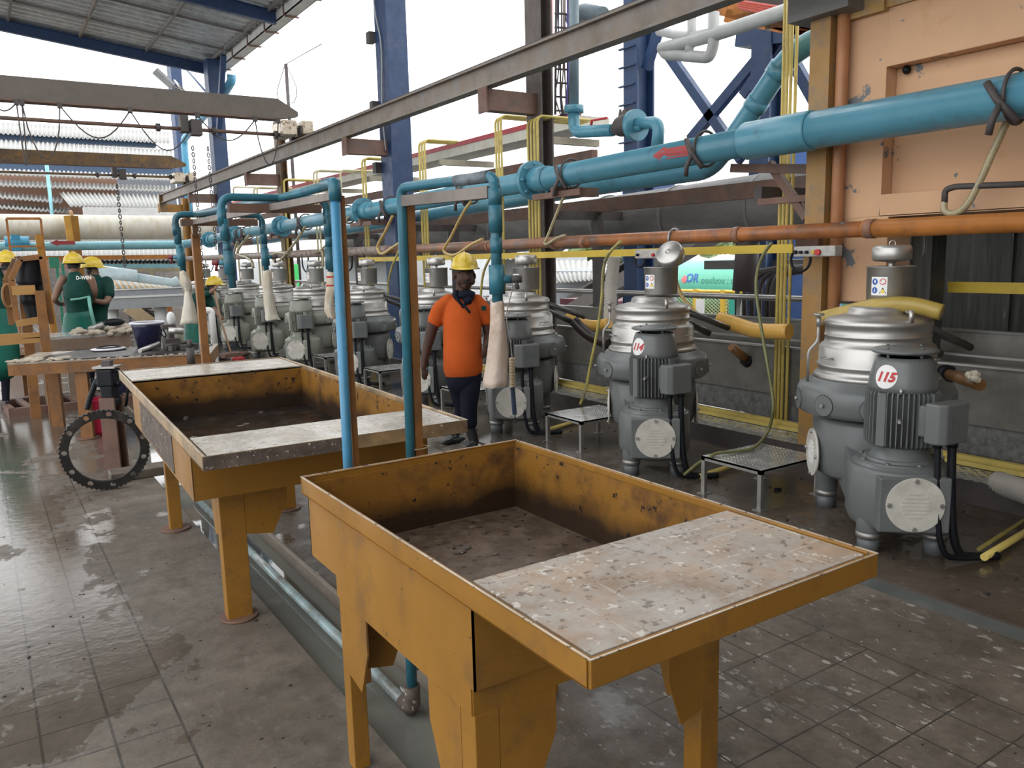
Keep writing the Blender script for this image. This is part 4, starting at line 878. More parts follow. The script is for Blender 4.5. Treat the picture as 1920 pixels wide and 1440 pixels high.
# valve loop near the rust column
VX = 5.55
t = thing('valve_assembly', 'blue pipe loop with flange, strainer and small red lever above the pipeline', 'valve', AX(1090, 240, VX))
b = B(); b.tube(arcpts([AX(1076, -20, VX), AX(1076, 206, VX)], .1), .055, 14); b.obj('riser', M('pipe_greyblue', (.16, .22, .25), .45), t)
b = B(); b.cyl(AX(1076, 198, VX), AX(1076, 212, VX), .105, n=20); b.tube(arcpts([AX(1076, 205, VX), AX(1076, 248, VX), AX(1150, 244, VX)], .12), .062, 16); b.tube([AX(1150, 244, VX), AX(1205, 236, VX)], .05, 14); b.obj('bend', BLUEPVC, t)
b = B(); b.tube([AX(1153, 243, VX), AX(1163, 238, VX), AX(1185, 230, VX), AX(1192, 228, VX)], [.06, .10, .12, .08], 16); b.tube([AX(1165, 235, VX), AX(1163, 205, VX)], [.05, .01], 8); b.tube([AX(1178, 225, VX), AX(1178, 206, VX)], .06, 12); b.obj('strainer', DARKST, t)
b = B(); c = AX(1192, 235, VX); b.cyl(c+V((0, .03, 0)), c-V((0, .03, 0)), .15, n=24); b.obj('flange', BLUEPVC, t)
b = B(); b.tube(arcpts([AX(1195, 232, VX), AX(1236, 229, VX), AX(1232, 280, VX)], .1), .058, 16); b.obj('bend', BLUEPVC, t)
b = B(); b.tube([AX(1108, 238, VX), AX(1110, 226, VX), AX(1138, 221, VX)], .014, 8); b.obj('lever', RED, t)

# grey insulated duct
DX = 7.2
P = [AX(1560, 372, DX), AX(1440, 388, DX), AX(1120, 418, DX), AX(900, 440, DX), AX(660, 466, DX)]
t = thing('air_duct', 'fat dark grey insulated duct behind the pipelines', 'duct', P[0])
P[0] = V((DX, 4.95, P[1].z+.01)); b = B(); b.tube(P, [.36, .36, .33, .33, .33], 28); b.obj('duct_shell', DUCTG, t)
b = B()
for i in range(9):
    p = P[1].lerp(P[4], i/9); b = B(); b.tube([p, p+(P[4]-P[1]).normalized()*.05], .365, 28); b.obj('band', M('duct_band', (.17, .17, .165), .5), t)
b = B(); b.tube([AX(1405, 415, DX-.1), AX(1395, 545, DX-.1)], .13, 12); b.obj('duct_leg', DARKST, t)
for i, (a, c, lab) in enumerate((((1560, 300), (1090, 392), 'rusty angle beam under the second blue pipe'),)):
    b = B(); p, q = AX(*a, 6.5), AX(*c, 6.5); p = V((6.5, 3.95, q.z+.02)); q2_ = V((6.5, 26, q.z)); b.beam(p, q2_, .06, .16); tag(b.obj('rack_beam', RUST), lab, 'beam')
for i, y in enumerate((4.6, 7.9, 11.5, 15.5)):
    b = B(); b.beam((5.5, y, 2.15), (7.2, y, 2.15), .08, .1); b.beam((6.5, y, 0), (6.5, y, 2.15), .1, .1, V((0, 1, 0))); tag(b.obj('rack_post', DARKST), 'dark pipe rack post behind ' + ['separator 114', 'separator next to the hanging bag', 'the wide blue column', 'the ochre column'][i], 'post')
# cable tray
t = thing('cable_tray', 'long cream cable tray edged red, high behind the columns', 'tray', AX(900, 270, 7)); 
ztr = AX(1005, 255, 7).z
b = B(); ty0 = AX(1115, 262, 7).y; b.beam((7, ty0, ztr), (7, 33, ztr), .5, .14); b.obj('tray', CREAMD, t)
b = B(); b.beam((6.76, ty0, ztr+.1), (6.76, 33, ztr+.1), .04, .07); b.obj('red_edge', M('edge_red', (.42, .05, .06), .5), t)
b = B(); b.beam((7, ty0, ztr-.42), (7, 33, ztr-.42), .1, .14); b.obj('carrier_beam', RUST, t)
for k in range(9):
    b = B(); b.beam((6.3, ty0+.3+k*2.7, ztr-.22), (7.3, ty0+.3+k*2.7, ztr-.22), .07, .09); b.obj('tray_arm', M('arm_cream', (.35, .32, .24), .6), t)
# conduit bundles
def bundle(label, X, pxs, ytop, ybot, bend, mat, r=.017, zbase=None):
    y0 = AX(pxs[0], (ytop+ybot)/2, X).y; t = thing('conduit_bundle', label, 'conduits', (X, y0, 0))
    for i, px in enumerate(pxs):
        c = AX(px, (ytop+ybot)/2, X); zt_ = AX(px, ytop, X).z + i*.015; zb_ = 0 if zbase is None else zbase
        pts = [(X, c.y, zb_), (X, c.y, zt_)]
        if bend: pts.append((X+bend, c.y+.0, zt_))
        b = B(); b.tube(arcpts(pts, .09), r, 10); b.obj('conduit', mat, t)
    return t
bundle('four yellow conduits rising floor to roof left of the control box', 5.75, [1464, 1471, 1478, 1487], -60, 700, 0, YELC, .0145)
for k, (px, tp) in enumerate(((1463, 100), (1482, 70))): pass
bundle('cluster of four ochre conduits bent over at the rust column', 5.33, [991, 997, 1003, 1009], 224, 400, .75, YELC, .0145)
bundle('cluster of three ochre conduits left of the rust column', 5.45, [931, 936, 941], 220, 400, .6, YELC, .0145)
bundle('cluster of three ochre conduits between blue column and big drop pipe', 5.45, [788, 793, 798], 265, 400, .55, YELC, .016)
bundle('pair of pale conduits just left of the wide blue column', 5.45, [681, 686], 297, 400, .6, YELC, .018)
bundle('pale conduit bent over behind the standpipe top', 5.45, [640], 318, 400, .7, CREAMC, .018)
bundle('pair of pale conduits between the ochre column and standpipe', 5.45, [590, 596], 320, 400, 1.0, CREAMC, .018)
bundle('pale conduits beside the ochre column', 5.45, [529, 534], 337, 410, .8, YELC, .022)
bundle('far pale conduits right of the second blue column', 5.45, [478, 484, 440], 352, 420, .8, CREAMC, .022)
# yellow flat bar and control boxes
t = thing('guard_bar', 'long flat yellow bar carrying the control boxes behind the float caps', 'bar', (5.0, 6, 1.55))
zb1_ = AX(1440, 467, 5.05).z
b = B(); b.box((5.04, AX(1487, 465, 5.05).y, zb1_-.032), (5.055, 12, zb1_+.032)); b.obj('bar', YBAR, t)
zb2_ = AX(1760, 538, 6.2).z
b = B(); b.box((6.2, -6, zb2_-.04), (6.22, 3.35, zb2_+.04)); tag(b.obj('guard_bar', YBAR), 'flat yellow bar across the dark bay at right edge', 'bar')
def cbox(label, px0, px1, py0, py1, X, btn, plastic):
    p, q = AX(px0, py1, X), AX(px1, py0, X); t = thing('control_box', label, 'control box', p); yA, yB = sorted((p.y, q.y)); zA, zB = min(p.z, q.z), max(p.z, q.z)
    b = B(); b.box((X, yA, zA), (X+.09, yB, zB)); b.obj('case', M('case_grey', (.42, .40, .37), .35, var=.2, vs=15, bump=.6), t, bevel=.01)
    for px, m, r in btn:
        c = AX(px, (py0+py1)/2+2, X); b = B(); b.cyl(c, c-V((.022, 0, 0)), r, n=16); b.obj('push_button', m, t)
    return t
cbox('plastic wrapped control box with a red stop button on the orange corner post', 1487, 1566, 460, 482, 5.05, [(1493, BLK, .014), (1503, BLK, .012), (1514, BLK, .012), (1535, RED, .022), (1527, YBAR, .014)], 1)
cbox('small plastic wrapped control box behind separator 114 float cap', 1190, 1234, 467, 485, 4.95, [(1226, RED, .014), (1197, BLK, .012)], 1)
b = B(); c = AX(1501, 490, 5.08); b.ring(c+V((0, -.0, -.03)), (1, 0, 0), .085, .010, 20, 6, 1, 1, (PI, 2*PI)) if False else b.ring(AX(1501, 487, 5.08), (1, 0, .0), .085, .010, 24, 6); tag(b.obj('power_cable', BLK), 'black cable looped under the control box on the corner post', 'cable')
b = B(); b.ring(AX(1200, 487, 4.99), (1, 0, 0), .065, .010, 24, 6); tag(b.obj('power_cable', BLK), 'black cable looped beside separator 114 feed pot', 'cable')
# white corrugated flexible hose hanging by 114
b = B(); P = smooth([AX(1152, 480, 5.6), AX(1146, 530, 5.6), AX(1144, 575, 5.6), AX(1142, 612, 5.6)], 14); b.tube(P, [.062 if i % 2 else .070 for i in range(len(P))], 16)
tag(b.obj('flexible_duct', M('flex_white', (.50, .47, .42), .6)), 'white ribbed flexible duct hanging left of separator 114', 'duct')
b = B(); P = [(5.75+i*.012, 2.35-i*.03, .24) for i in range(60)]; 
a0, a1 = AZ(1870, 905, .16), AZ(1960, 935, .16); P = [a0.lerp(a1, i/40) for i in range(41)]; b.tube(P, [.068 if i % 2 else .078 for i in range(41)], 18); tag(b.obj('flexible_duct', M('flex_white')), 'white ribbed flexible hose lying at the right edge', 'duct')

# ---------------------------------------------------------------- collecting channel, walkway, steps
t = thing('collecting_channel', 'long open dark steel channel behind the separators', 'channel', (5.95, 6, 0))
b = B(); b.box((5.80, 1.5, .42), (5.815, 26, .835)); b.obj('front_wall', TANKM, t)
b = B(); b.box((5.77, 1.5, .835), (5.84, 26, .85)); b.obj('rolled_edge', SSD, t)
b = B(); b.box((6.35, 1.5, .42), (6.365, 26, 1.02)); b.box((6.33, 1.5, 1.02), (6.41, 26, 1.035)); b.obj('back_wall', TANKM, t)
b = B(); b.box((5.815, 1.5, .42), (6.35, 26, .44)); b.obj('channel_floor', TANKM, t)
b = B(); b.box((6.1, 1.5, .86), (6.14, 8, .875)); b.obj('dividing_rail', SSD, t)
b = B(); b.box((5.82, 1.5, .2), (6.3, 26, .42)); b.obj('plinth', M('plinth_speckled', (.13, .13, .125), .6, var=.4, vs=20, chip=(.3, .3, .28), camt=.3, cs=30), t)
for i, (px, py, qx, qy, lab) in enumerate(((1372, 650, 1400, 675, 1), (1838, 722, 1775, 700, 1))):
    p, q = AX(px, py, 5.62 if i == 0 else 5.5), AX(qx, qy, 5.80); b = B(); b.tube([p, q], .04, 16); st = b.obj('stub_pipe', M('stub_brown', (.20, .09, .03), .4, var=.3), t); b = B(); b.tube([q.lerp(p, .1), q.lerp(p, -.15)], .06, 16); b.obj('collar', BLK, st)
b = B(); rnd = random.Random(5); c = AX(1826, 706, 5.44)
for _ in range(14): b.ell(c+V((rnd.uniform(-.03, .03), rnd.uniform(-.03, .03), rnd.uniform(-.02, .025))), rnd.uniform(.014, .024), 8, 5)
tag(b.obj('coagulated_lump', M('latex_cream', (.72, .66, .52), .6, bump=.3)), 'cream crumbly lump stuck on the stub pipe at right', 'lump')
for i, (x0, y0, x1, y1) in enumerate(((1374, 590, 1392, 600), (1440, 575, 1462, 585))): pass
b = B(); rnd = random.Random(21)
for k in range(330):
    x, y = (rnd.uniform(-.4, .98), rnd.uniform(1.6, 7)) if k < 190 else (rnd.uniform(1.42, 3.5), rnd.uniform(.9, 6))
    q = rnd.uniform(.0012, .0045)*(1 if rnd.random() < .93 else 1.8); b.ell((x, y, q*.3), (q*rnd.uniform(1, 2), q, q*.5), 6, 4)
for k in range(120): q = rnd.uniform(.004, .014); b.ell((rnd.uniform(3.8, 5.2), rnd.uniform(1.8, 9), q*.3), (q*1.4, q, q*.6), 6, 4)
tag(b.obj('floor_debris', M('debris_dark', (.03, .024, .02), .7)), 'tiny dark crumbs scattered over the concrete floor', 'debris', kind='stuff')
t = thing('walkway', 'raised checker plate walkway with wet reflecting top', 'walkway', (5.5, 5, 0))
def checker(b, x0, y0, x1, y1, z, sp=.055):
    i = 0; y = y0+.02
    while y < y1-.02:
        x = x0+.02+(sp/2 if i % 2 else 0)
        while x < x1-.02:
            g = .78 if (int(x/sp)+i) % 2 else -.78
            c, s = math.cos(g)*sp*.34, math.sin(g)*sp*.34; px_, py_ = -s*.22, c*.22
            b.add([(x-c, y-s, z), (x-px_, y-py_, z+.004), (x+c, y+s, z), (x+px_, y+py_, z+.004)], [(0, 1, 2, 3)])
            x += sp
        y += sp*.5; i += 1
b = B(); b.box((5.30, 1.9, .135), (5.78, 16, .15)); b.obj('deck', CHECK, t)
b = B(); checker(b, 5.31, 2.0, 5.77, 8.6, .1502, .07); b.obj('tread_pattern', CHECK, t)
b = B(); b.box((5.295, 1.9, .0), (5.31, 16, .15)); b.obj('riser', DARKST, t)
b = B(); b.beam((5.72, 1.6, .19), (5.72, 16, .19), .05, .05); tag(b.obj('floor_conduit', YELC), 'yellow pipe lying along the foot of the collecting channel', 'pipe')
b = B(); b.beam((5.66, 1.6, .17), (5.66, 16, .17), .03, .03); tag(b.obj('floor_conduit', YELC), 'thinner yellow pipe beside it on the walkway edge', 'pipe')
def step(label, cx, cy, rz=0, w=.62, d=.52, h=.27):
    t = thing('step_platform', label, 'step', (cx, cy, 0), rz, 'checker plate steps between the machines')
    b = B(); b.box((-w/2, -d/2, h-.012), (w/2, d/2, h)); checker(b, -w/2, -d/2, w/2, d/2, h+.0002, .03 if cy < 6 else .06); b.obj('plate', CHECK, t, world=False)
    b = B(); b.box((-w/2, -d/2, h-.03), (w/2, -d/2+.004, h)); b.box((-w/2, d/2-.004, h-.03), (w/2, d/2, h)); b.box((-w/2, -d/2, h-.03), (-w/2+.004, d/2, h)); b.box((w/2-.004, -d/2, h-.03), (w/2, d/2, h)); b.obj('edge_angle', SSD, t, world=False)
    for x in (-w/2+.015, w/2-.015):
        for y in (-d/2+.015, d/2-.015): b = B(); b.box((x-.015, y-.015, 0), (x+.015, y+.015, h-.012)); b.box((x-.035, y-.035, 0), (x+.035, y+.035, .006)); b.obj('leg', SSD, t, world=False)
    return t
s0 = step('checker plate step with a hose over it, between separators 114 and 115', 4.42, 3.62)
for k, (lab, yy) in enumerate((('checker plate step just left of separator 114', 5.6), ('checker plate step behind the walking man', 7.6), ('checker plate step left of the tan post', 9.75), ('small dark step near the cream separators', 11.7))):
    step(lab, 4.5, yy)
# yellow floor pipes to the machines
for a, c, lab in ((AZ(1312, 893, .03), AZ(1392, 868, .03), 'yellow pipe stub on the floor beside separator 114'), (AZ(1845, 1045, .04), AZ(1960, 975, .04), 'yellow pipe on the dirty floor at the right edge'), (AZ(1030, 805, .03), AZ(1090, 787, .03), 'short yellow pipe under the step left of separator 114')):
    b = B(); b.tube([a, c], .02, 10); tag(b.obj('floor_conduit', YELC), lab, 'pipe')
b = B(); b.tube([AZ(1835, 1030, .06), AZ(1960, 950, .06)], .012, 8); tag(b.obj('floor_conduit', M('pipe_olive', (.2, .16, .04), .5)), 'thin olive pipe just above the yellow one at the right edge', 'pipe')
# rubber lumps on the floor
for i, (px, py, s, z) in enumerate(((1333, 808, .06, 0), (1483, 777, .045, .15), (1148, 757, .03, 0), (1460, 920, .02, 0), (1062, 742, .05, 0))):
    c = AZ(px, py, z); b = B(); rnd = random.Random(i)
    for _ in range(7): b.ell(c+V((rnd.uniform(-1, 1)*s, rnd.uniform(-1, 1)*s, s*.4)), s*rnd.uniform(.4, .7), 8, 5)
    tag(b.obj('dark_scrap', BLK), ['black rubbery scrap on the wet floor right of separator 114', 'black ball of scrap on the walkway by the yellow conduits', 'small black scrap behind the step left of separator 114', 'tiny black scrap near the front of the right step', 'flat black scrap by the walkway left of separator 114'][i], 'scrap')

# ---------------------------------------------------------------- steel, pipes and tray at upper right
t = thing('braced_tower', 'blue steel tower with crossed braces behind the pipelines', 'tower', (8, 7, 0))
TX = 8.5
for px in (1198, 1440):
    b = B(); c = AX(px, 250, TX); b.ibeam((TX, c.y, 0), (TX, c.y, 9 if px < 1300 else AX(1440, 62, TX).z), .3, .34, .03, V((1, 0, 0))); b.obj('leg', BLUEST, t)
b = B(); b.beam(AX(1395, 68, TX), AX(1500, 58, TX), .3, .28); b.obj('cap_beam', BLUEST, t)
for a, c in (((1245, 90), (1392, 300)), ((1462, 62), (1295, 262)), ((1475, 60), (1395, 180)), ((1490, 120), (1540, 210)), ((1235, 55), (1212, 130))):
    b = B(); b.beam(AX(*a, TX), AX(*c, TX), .1, .13); b.obj('brace', BLUEST, t)
for k in range(7): p = AX(1188, 60+35*k, TX); b = B(); b.box((TX-.2, p.y-.22, p.z), (TX-.15, p.y+.12, p.z+.02)); b.obj('rung', BLUEST, t)
t = thing('pale_pipe_loop', 'pale grey bent pipes running up to the right above the tower', 'pipe', AX(1300, 80, 6.6))
for pts, r in (([(1500, 10), (1470, 22), (1330, 68), (1240, 92)], .07), ([(1235, 58), (1290, 70), (1340, 60)], .05), ([(1242, 92), (1248, 102), (1330, 108), (1338, 85), (1338, 24)], .06), ([(1297, 34), (1297, 76), (1290, 100)], .05)):
    b = B(); b.tube(arcpts([AX(*p, 6.6) for p in pts], .15), r, 12); b.obj('pipe', M('pipe_pale', (.46, .47, .46), .45), t)
t = thing('overhead_gantry', 'orange framed gantry with dark cable tray at the top edge', 'gantry', AX(1450, 30, 7.5))
for a, c in (((1335, 12), (1540, 62)), ((1365, 30), (1540, 62)), ((1380, 18), (1500, -10)), ((1440, 45), (1530, 20))):
    b = B(); b.beam(AX(*a, 7.5), AX(*c, 7.5), .1, .14); b.obj('beam', ORPIPE if a[1] < 40 else BROWNO, t)
b = B(); b.slab([AX(1395, 5, 7.4), AX(1400, -20, 7.4), AX(1560, -20, 7.4), AX(1530, 45, 7.4)], (.05, 0, 0)); b.obj('tray', DARKST, t)
b = B()
for k in range(4): b.tube([AX(1385, 14-4*k, 7.3), AX(1535, 44-6*k, 7.3)], .02, 6)
b.obj('red_cable', M('cable_red', (.5, .08, .05), .5), t)
b = B(); b.box((5.25, 3.65, AX(1540, 30, 5.3).z), (5.6, 4.15, AX(1540, -30, 5.3).z)); tag(b.obj('concrete_beam_end', DUCTG), 'dark stained beam end above the orange corner post', 'beam')
# ladder tray with cables and red riser beside the rust column
LX = 6.0
t = thing('cable_ladder', 'upright cable ladder full of thin cables beside the rust column', 'ladder', AX(1055, 210, LX))
b = B()
for px in (1043, 1066): b.tube([AX(px, -30, LX), AX(px-2, 215, LX)], .016, 6)
for k in range(8): b.tube([AX(1041, 25+k*26, LX), AX(1068, 27+k*26, LX)], .014, 6)
b.obj('ladder_frame', DARKST, t)
rnd = random.Random(2)
for k in range(6):
    px = 1045+k*3.6; b = B(); b.tube(smooth([AX(px, -30, LX-.05), AX(px+rnd.uniform(-2, 2), 60, LX-.05), AX(px+rnd.uniform(-3, 3), 130, LX-.05), AX(px+rnd.uniform(-4, 4), 180, LX-.05), AX(1052+k*2, 218, LX-.05)], 4), .009, 5); b.obj('cable', [DARKST, BLUEST, DARKST, RUST, DARKST, M('cable_violet', (.12, .08, .4), .5)][k], t)
b = B(); b.tube(arcpts([AX(1029, -30, LX), AX(1030, 178, LX), AX(1024, 196, LX), AX(1024, 222, LX)], .1), .045, 12); tag(b.obj('riser_pipe', M('pipe_coral', (.50, .10, .07), .45)), 'coral red riser pipe right of the rust column', 'pipe')
b = B(); b.tube(arcpts([AX(1072, 38, 6.2), AX(1092, 22, 6.2), AX(1130, 30, 6.2)], .2), .10, 14); tag(b.obj('pipe_bend', M('pipe_greyblue')), 'fat grey pipe bend just above the crane rail', 'pipe')
# orange corner post and wall drain pipe
t = thing('corner_post', 'orange steel post with short arms at the edge of the peach wall', 'post', (5.42, 3.9, 0))
b = B(); b.box((5.36, 3.86, 0), (5.50, 4.03, 3.75)); b.obj('shaft', M('post_ochre', (.37, .20, .055), .55, var=.2, vs=4, dirt=(.16, .13, .10), damt=.4), t)
zz = AX(1545, 368, 5.36).z
b = B(); b.beam((5.40, 4.5, zz), (5.40, 4.03, zz), .05, .05); b.beam((5.42, 4.42, zz+.3), (5.42, 4.05, zz-.15), .06, .06); b.beam((5.35, 4.75, 2.36), (5.40, 4.0, 2.28), .05, .07); b.obj('arm', RUST, t)
b = B(); b.box((5.30, 3.86, 1.68), (5.36, 4.06, 1.76)); b.obj('cleat', RUST, t)
b = B(); b.tube([(5.43, 3.80, 0), (5.43, 3.80, 5)], .045, 16); tag(b.obj('downpipe', M('downpipe_terracotta', (.40, .18, .08), .45, var=.1)), 'terracotta coloured vertical pipe at the wall corner', 'pipe')
b = B(); b.ell(AX(1700, 131, 5.6), (.03, .03, .03), 8, 6); tag(b.obj('wall_anchor', BLK), 'small black anchor in the corner of the wall recess', 'fixing')

# ---------------------------------------------------------------- handrail, ramp, outdoor things behind
t = thing('handrail', 'grey pipe handrail beyond the collecting channel', 'railing', (8, 5, 0))
zr = AX(1200, 550, 7.6).z
b = B(); b.tube([(7.6, 3.95, zr), (7.6, 24, zr)], .035, 8); b.obj('rail', SSD, t)
b = B(); b.tube([(7.6, 3.95, zr-.4), (7.6, 24, zr-.4)], .02, 8); b.obj('rail', SSD, t)
for k in range(9): b = B(); b.tube([(7.6, 4.3+2.3*k, 0), (7.6, 4.3+2.3*k, zr)], .03, 8); b.obj('upright', SSD, t)
t = thing('conveyor_ramp', 'long grey inclined conveyor trough rising to the right', 'conveyor', AX(1200, 520, 9.5))
a, c = AX(1085, 581, 9.5), AX(1420, 387, 9.5); b = B(); b.beam(a, c, .5, .24); b.obj('trough', M('conveyor_grey', (.30, .28, .27), .6), t)
b = B(); b.beam(a+V((0, 0, .25)), c+V((0, 0, .25)), .55, .03); b.obj('lip', SSD, t)
for f in (.25, .6): p = a.lerp(c, f); b = B(); b.beam((p.x, p.y, 0), (p.x, p.y, p.z), .08, .08, V((0, 1, 0))); b.obj('prop', SSD, t)
b = B(); b.box((8.6, AX(1320, 505, 8.6).y-.0, AX(1400, 505, 8.6).z), (9.2, 4.3, AX(1400, 488, 8.6).z)); tag(b.obj('trough_beam', DUCTG), 'dark grey horizontal box beam in front of the green tanker', 'beam')
for k in range(6):
    px0 = 1382+k*14; b = B(); b.tube(arcpts([AX(px0, 620, 7.9), AX(px0, 515+k*-1, 7.9), AX(px0+95, 500, 7.9)], .28), .03 if k < 5 else .06, 10); tag(b.obj('bent_pipe', M('pipe_blackish', (.05, .04, .04), .5)), ['leftmost', 'second', 'third', 'fourth', 'fifth', 'thickest, rightmost'][k] + ' of the six dark bent pipes before the blue cabinet', 'pipe', 'dark bent pipes')
b = B(); p, q = AX(1436, 590, 9.8), AX(1462, 440, 9.8); b.box((9.8, q.y-.5, 0), (10.6, p.y+.3, 3.2)); tag(b.obj('blue_cabinet', M('cabinet_blue', (.10, .20, .50), .5)), 'blue metal cabinet behind the dark bent pipes', 'cabinet')
b = B(); p = AX(1192, 500, 9.8); b.box((9.8, p.y-.35, 0), (10.4, p.y+.35, 3.4)); tag(b.obj('blue_cabinet', M('cabinet_dark', (.03, .08, .22), .5)), 'dark blue panel left of separator 114 feed pot', 'cabinet')
# tanker lorry
TXX = 17
c = AX(1345, 535, TXX); zc_ = c.z
t = thing('tanker_lorry', 'parked green road tanker with blue and red round logo', 'lorry', (TXX, c.y, 0))
b = B(); R = (AX(1345, 487, TXX).z-AX(1345, 590, TXX).z)/2; zc_ = (AX(1345, 487, TXX).z+AX(1345, 590, TXX).z)/2
b.tube([(TXX+R, c.y-4.5, zc_), (TXX+R, c.y-4.3, zc_), (TXX+R, c.y+3.3, zc_), (TXX+R, c.y+3.5, zc_)], [R*.8, R, R, R*.8], 32); b.obj('tank', TANKER, t)
b = B()
for k in range(3): b.cyl((TXX+.3, c.y-3+k*1.4, .5), (TXX+.6, c.y-3+k*1.4, .5), .5, n=20)
b.obj('wheels', BLK, t)
b = B(); b.box((TXX+.2, c.y-4.4, .85), (TXX+R*2-.2, c.y+3.4, 1.1)); b.obj('chassis', DARKST, t)
def onside(b, v, f, py_c, s=1, zz=0):     # lettering on the side of the barrel
    b.add([(TXX+R-math.sqrt(max(0, (R+.01)**2-(y+zz-zc_)**2)), py_c-x, zz+y) for x, y, _ in v], f)
zt_ = AX(1300, 522, TXX).z
v, f = text2d('OR', .34, 0, .008); b = B(); onside(b, v, f, AX(1296, 525, TXX).y, 1, zt_); b.obj('logo_letters', M('logo_blue', (.05, .15, .55), .5), t)
v, f = discmesh(.11, 16, 3); b = B(); onside(b, v, f, AX(1282, 520, TXX).y, 1, zt_-.03); b.obj('logo_drop', M('logo_coral', (.75, .2, .2), .5), t)
v, f = text2d('oouluou : saaoluos', .26, 0, 0); b = B(); onside(b, v, f, AX(1364, 525, TXX).y, 1, AX(1352, 526, TXX).z); b.obj('side_lettering', M('letter_green', (.06, .30, .22), .5), t)
# fence
t = thing('mesh_fence', 'yellow post and wire mesh fence in front of the tanker', 'fence', (14, 8, 0))
FX = 14
zf = AX(1300, 546, FX).z; b = B(); p0, p1_ = AX(1258, 600, FX), AX(1470, 600, FX)
for k in range(30):
    y = p1_.y + (p0.y-p1_.y)*k/29
    for s in (-1, 1): b.tube([(FX, y, .1), (FX, y+s*.9, zf-.08)], .012, 4, cap=False)
b.obj('mesh', M('wire_green', (.45, .5, .25), .5), t)
for k in range(5): y = p1_.y+(p0.y-p1_.y)*k/4; b = B(); b.box((FX-.05, y-.06, 0), (FX+.05, y+.06, zf+.05)); b.obj('post', M('fence_yellow', (.75, .50, .06), .5), t)
b = B(); b.tube([(FX, p1_.y, zf+.02), (FX, p0.y, zf)], .04, 8); b.obj('top_rail', M('fence_yellow'), t)
for k, (px, m) in enumerate(((1312, WHITE), (1375, M('sign_green', (.05, .4, .3), .5)))):
    c = AX(px, 575, FX-.1); b = B(); b.box((FX-.1, c.y-.13, c.z-.17), (FX-.08, c.y+.13, c.z+.17)); b.obj('notice', m, t)

def corr(p0, p1, p2, p3, n, mat, name, parent=None, amp=.07):     # p0-p1 top edge, p3-p2 bottom edge, waves across
    p0, p1, p2, p3 = map(V, (p0, p1, p2, p3)); b = B(); vs = []; nn = n*6; N_ = (p1-p0).cross(p3-p0).normalized()
    for i in range(nn+1):
        f = i/nn; d = N_*amp*math.sin(f*n*2*PI); vs += [p0.lerp(p1, f)+d, p3.lerp(p2, f)+d]
    b.add(vs, [(2*i, 2*i+1, 2*i+3, 2*i+2) for i in range(nn)], True); o = b.obj(name, mat, parent); s = o.modifiers.new('s', 'SOLIDIFY'); s.thickness = .03; return o
# shed between 113 and 114
t = thing('small_shed', 'low grey shed with white corrugated roof behind the handrail', 'shed', AX(1060, 560, 14))
corr(AX(1005, 489, 16), AX(1160, 488, 16), AX(1135, 522, 13.6), AX(1030, 530, 13.6), 14, CORR, 'roof', t, .03)
pa, pb = AX(1012, 520, 14.5), AX(1112, 520, 14.5); b = B(); b.box((14.5, pb.y, 0), (16, pa.y, pa.z+.2)); b.obj('wall', M('shed_grey', (.40, .43, .46), .6), t)
b = B(); pa, pb = AX(1050, 570, 11), AX(1158, 570, 11); b.box((11, pb.y, 0), (12, pa.y, AX(1100, 562, 11).z)); tag(b.obj('maroon_skip', M('maroon', (.12, .03, .04), .6)), 'low maroon painted skip beyond the handrail', 'skip')
b = B(); pa, pb = AX(765, 500, 11), AX(812, 500, 11); b.box((11, pb.y, 0), (13, pa.y, AX(790, 470, 11).z)); tag(b.obj('white_cabin', M('cabin_white', (.62, .64, .66), .6)), 'plain white cabin behind the man with the tan post on its left', 'cabin')
corr(AX(600, 478, 20), AX(1000, 470, 20), AX(1010, 486, 17), AX(590, 492, 17), 60, CORR, 'low_roof', None, .03).__setitem__('label', 'long low white corrugated roof behind the separators'); bpy.data.objects['low_roof']['category'] = 'roof'
b = B(); b.box((19, AX(1010, 500, 19).y, 0), (21.5, AX(420, 500, 19).y, AX(700, 484, 19).z)); tag(b.obj('long_building', M('bldg_pale', (.42, .44, .45), .7)), 'long pale building under the low white roof', 'building')
b = B(); p, q = AX(878, 500, 18.5), AX(836, 500, 18.5); 
# storage tanks
for i, (px, pt, hw, lab) in enumerate(((670, 385, 48, 'large pale storage tank behind the wide blue column'), (560, 405, 30, 'pale storage tank behind the ochre column'), (480, 415, 22, 'smallest pale storage tank near the second blue column'))):
    X_ = 28; c = AX(px, 440, X_); dep = (c-CAMP).dot(_f); r = hw*dep/FPX; z = AX(px, pt, X_).z
    b = B(); b.lathe([(r, 0), (r, z-.35*r), (r*.9, z-.16*r), (r*.6, z-.05*r), (0, z)], (c.x, c.y, 0), 28); tag(b.obj('storage_tank', M('tank_pale', (.55, .58, .60), .6)), lab, 'tank')
    if i == 0:
        pass
c = AX(769, 300, 60); b = B(); zt_ = AX(769, 141, 60).z; b.box((59, c.y-1.8, 0), (62, c.y+2.2, zt_)); b.box((58.5, c.y-3.4, 0), (62, c.y-1.0, zt_*.45)); tag(b.obj('pale_tower', M('tower_pale', (.62, .72, .74), .8)), 'distant pale slab tower right of the wide blue column', 'tower')
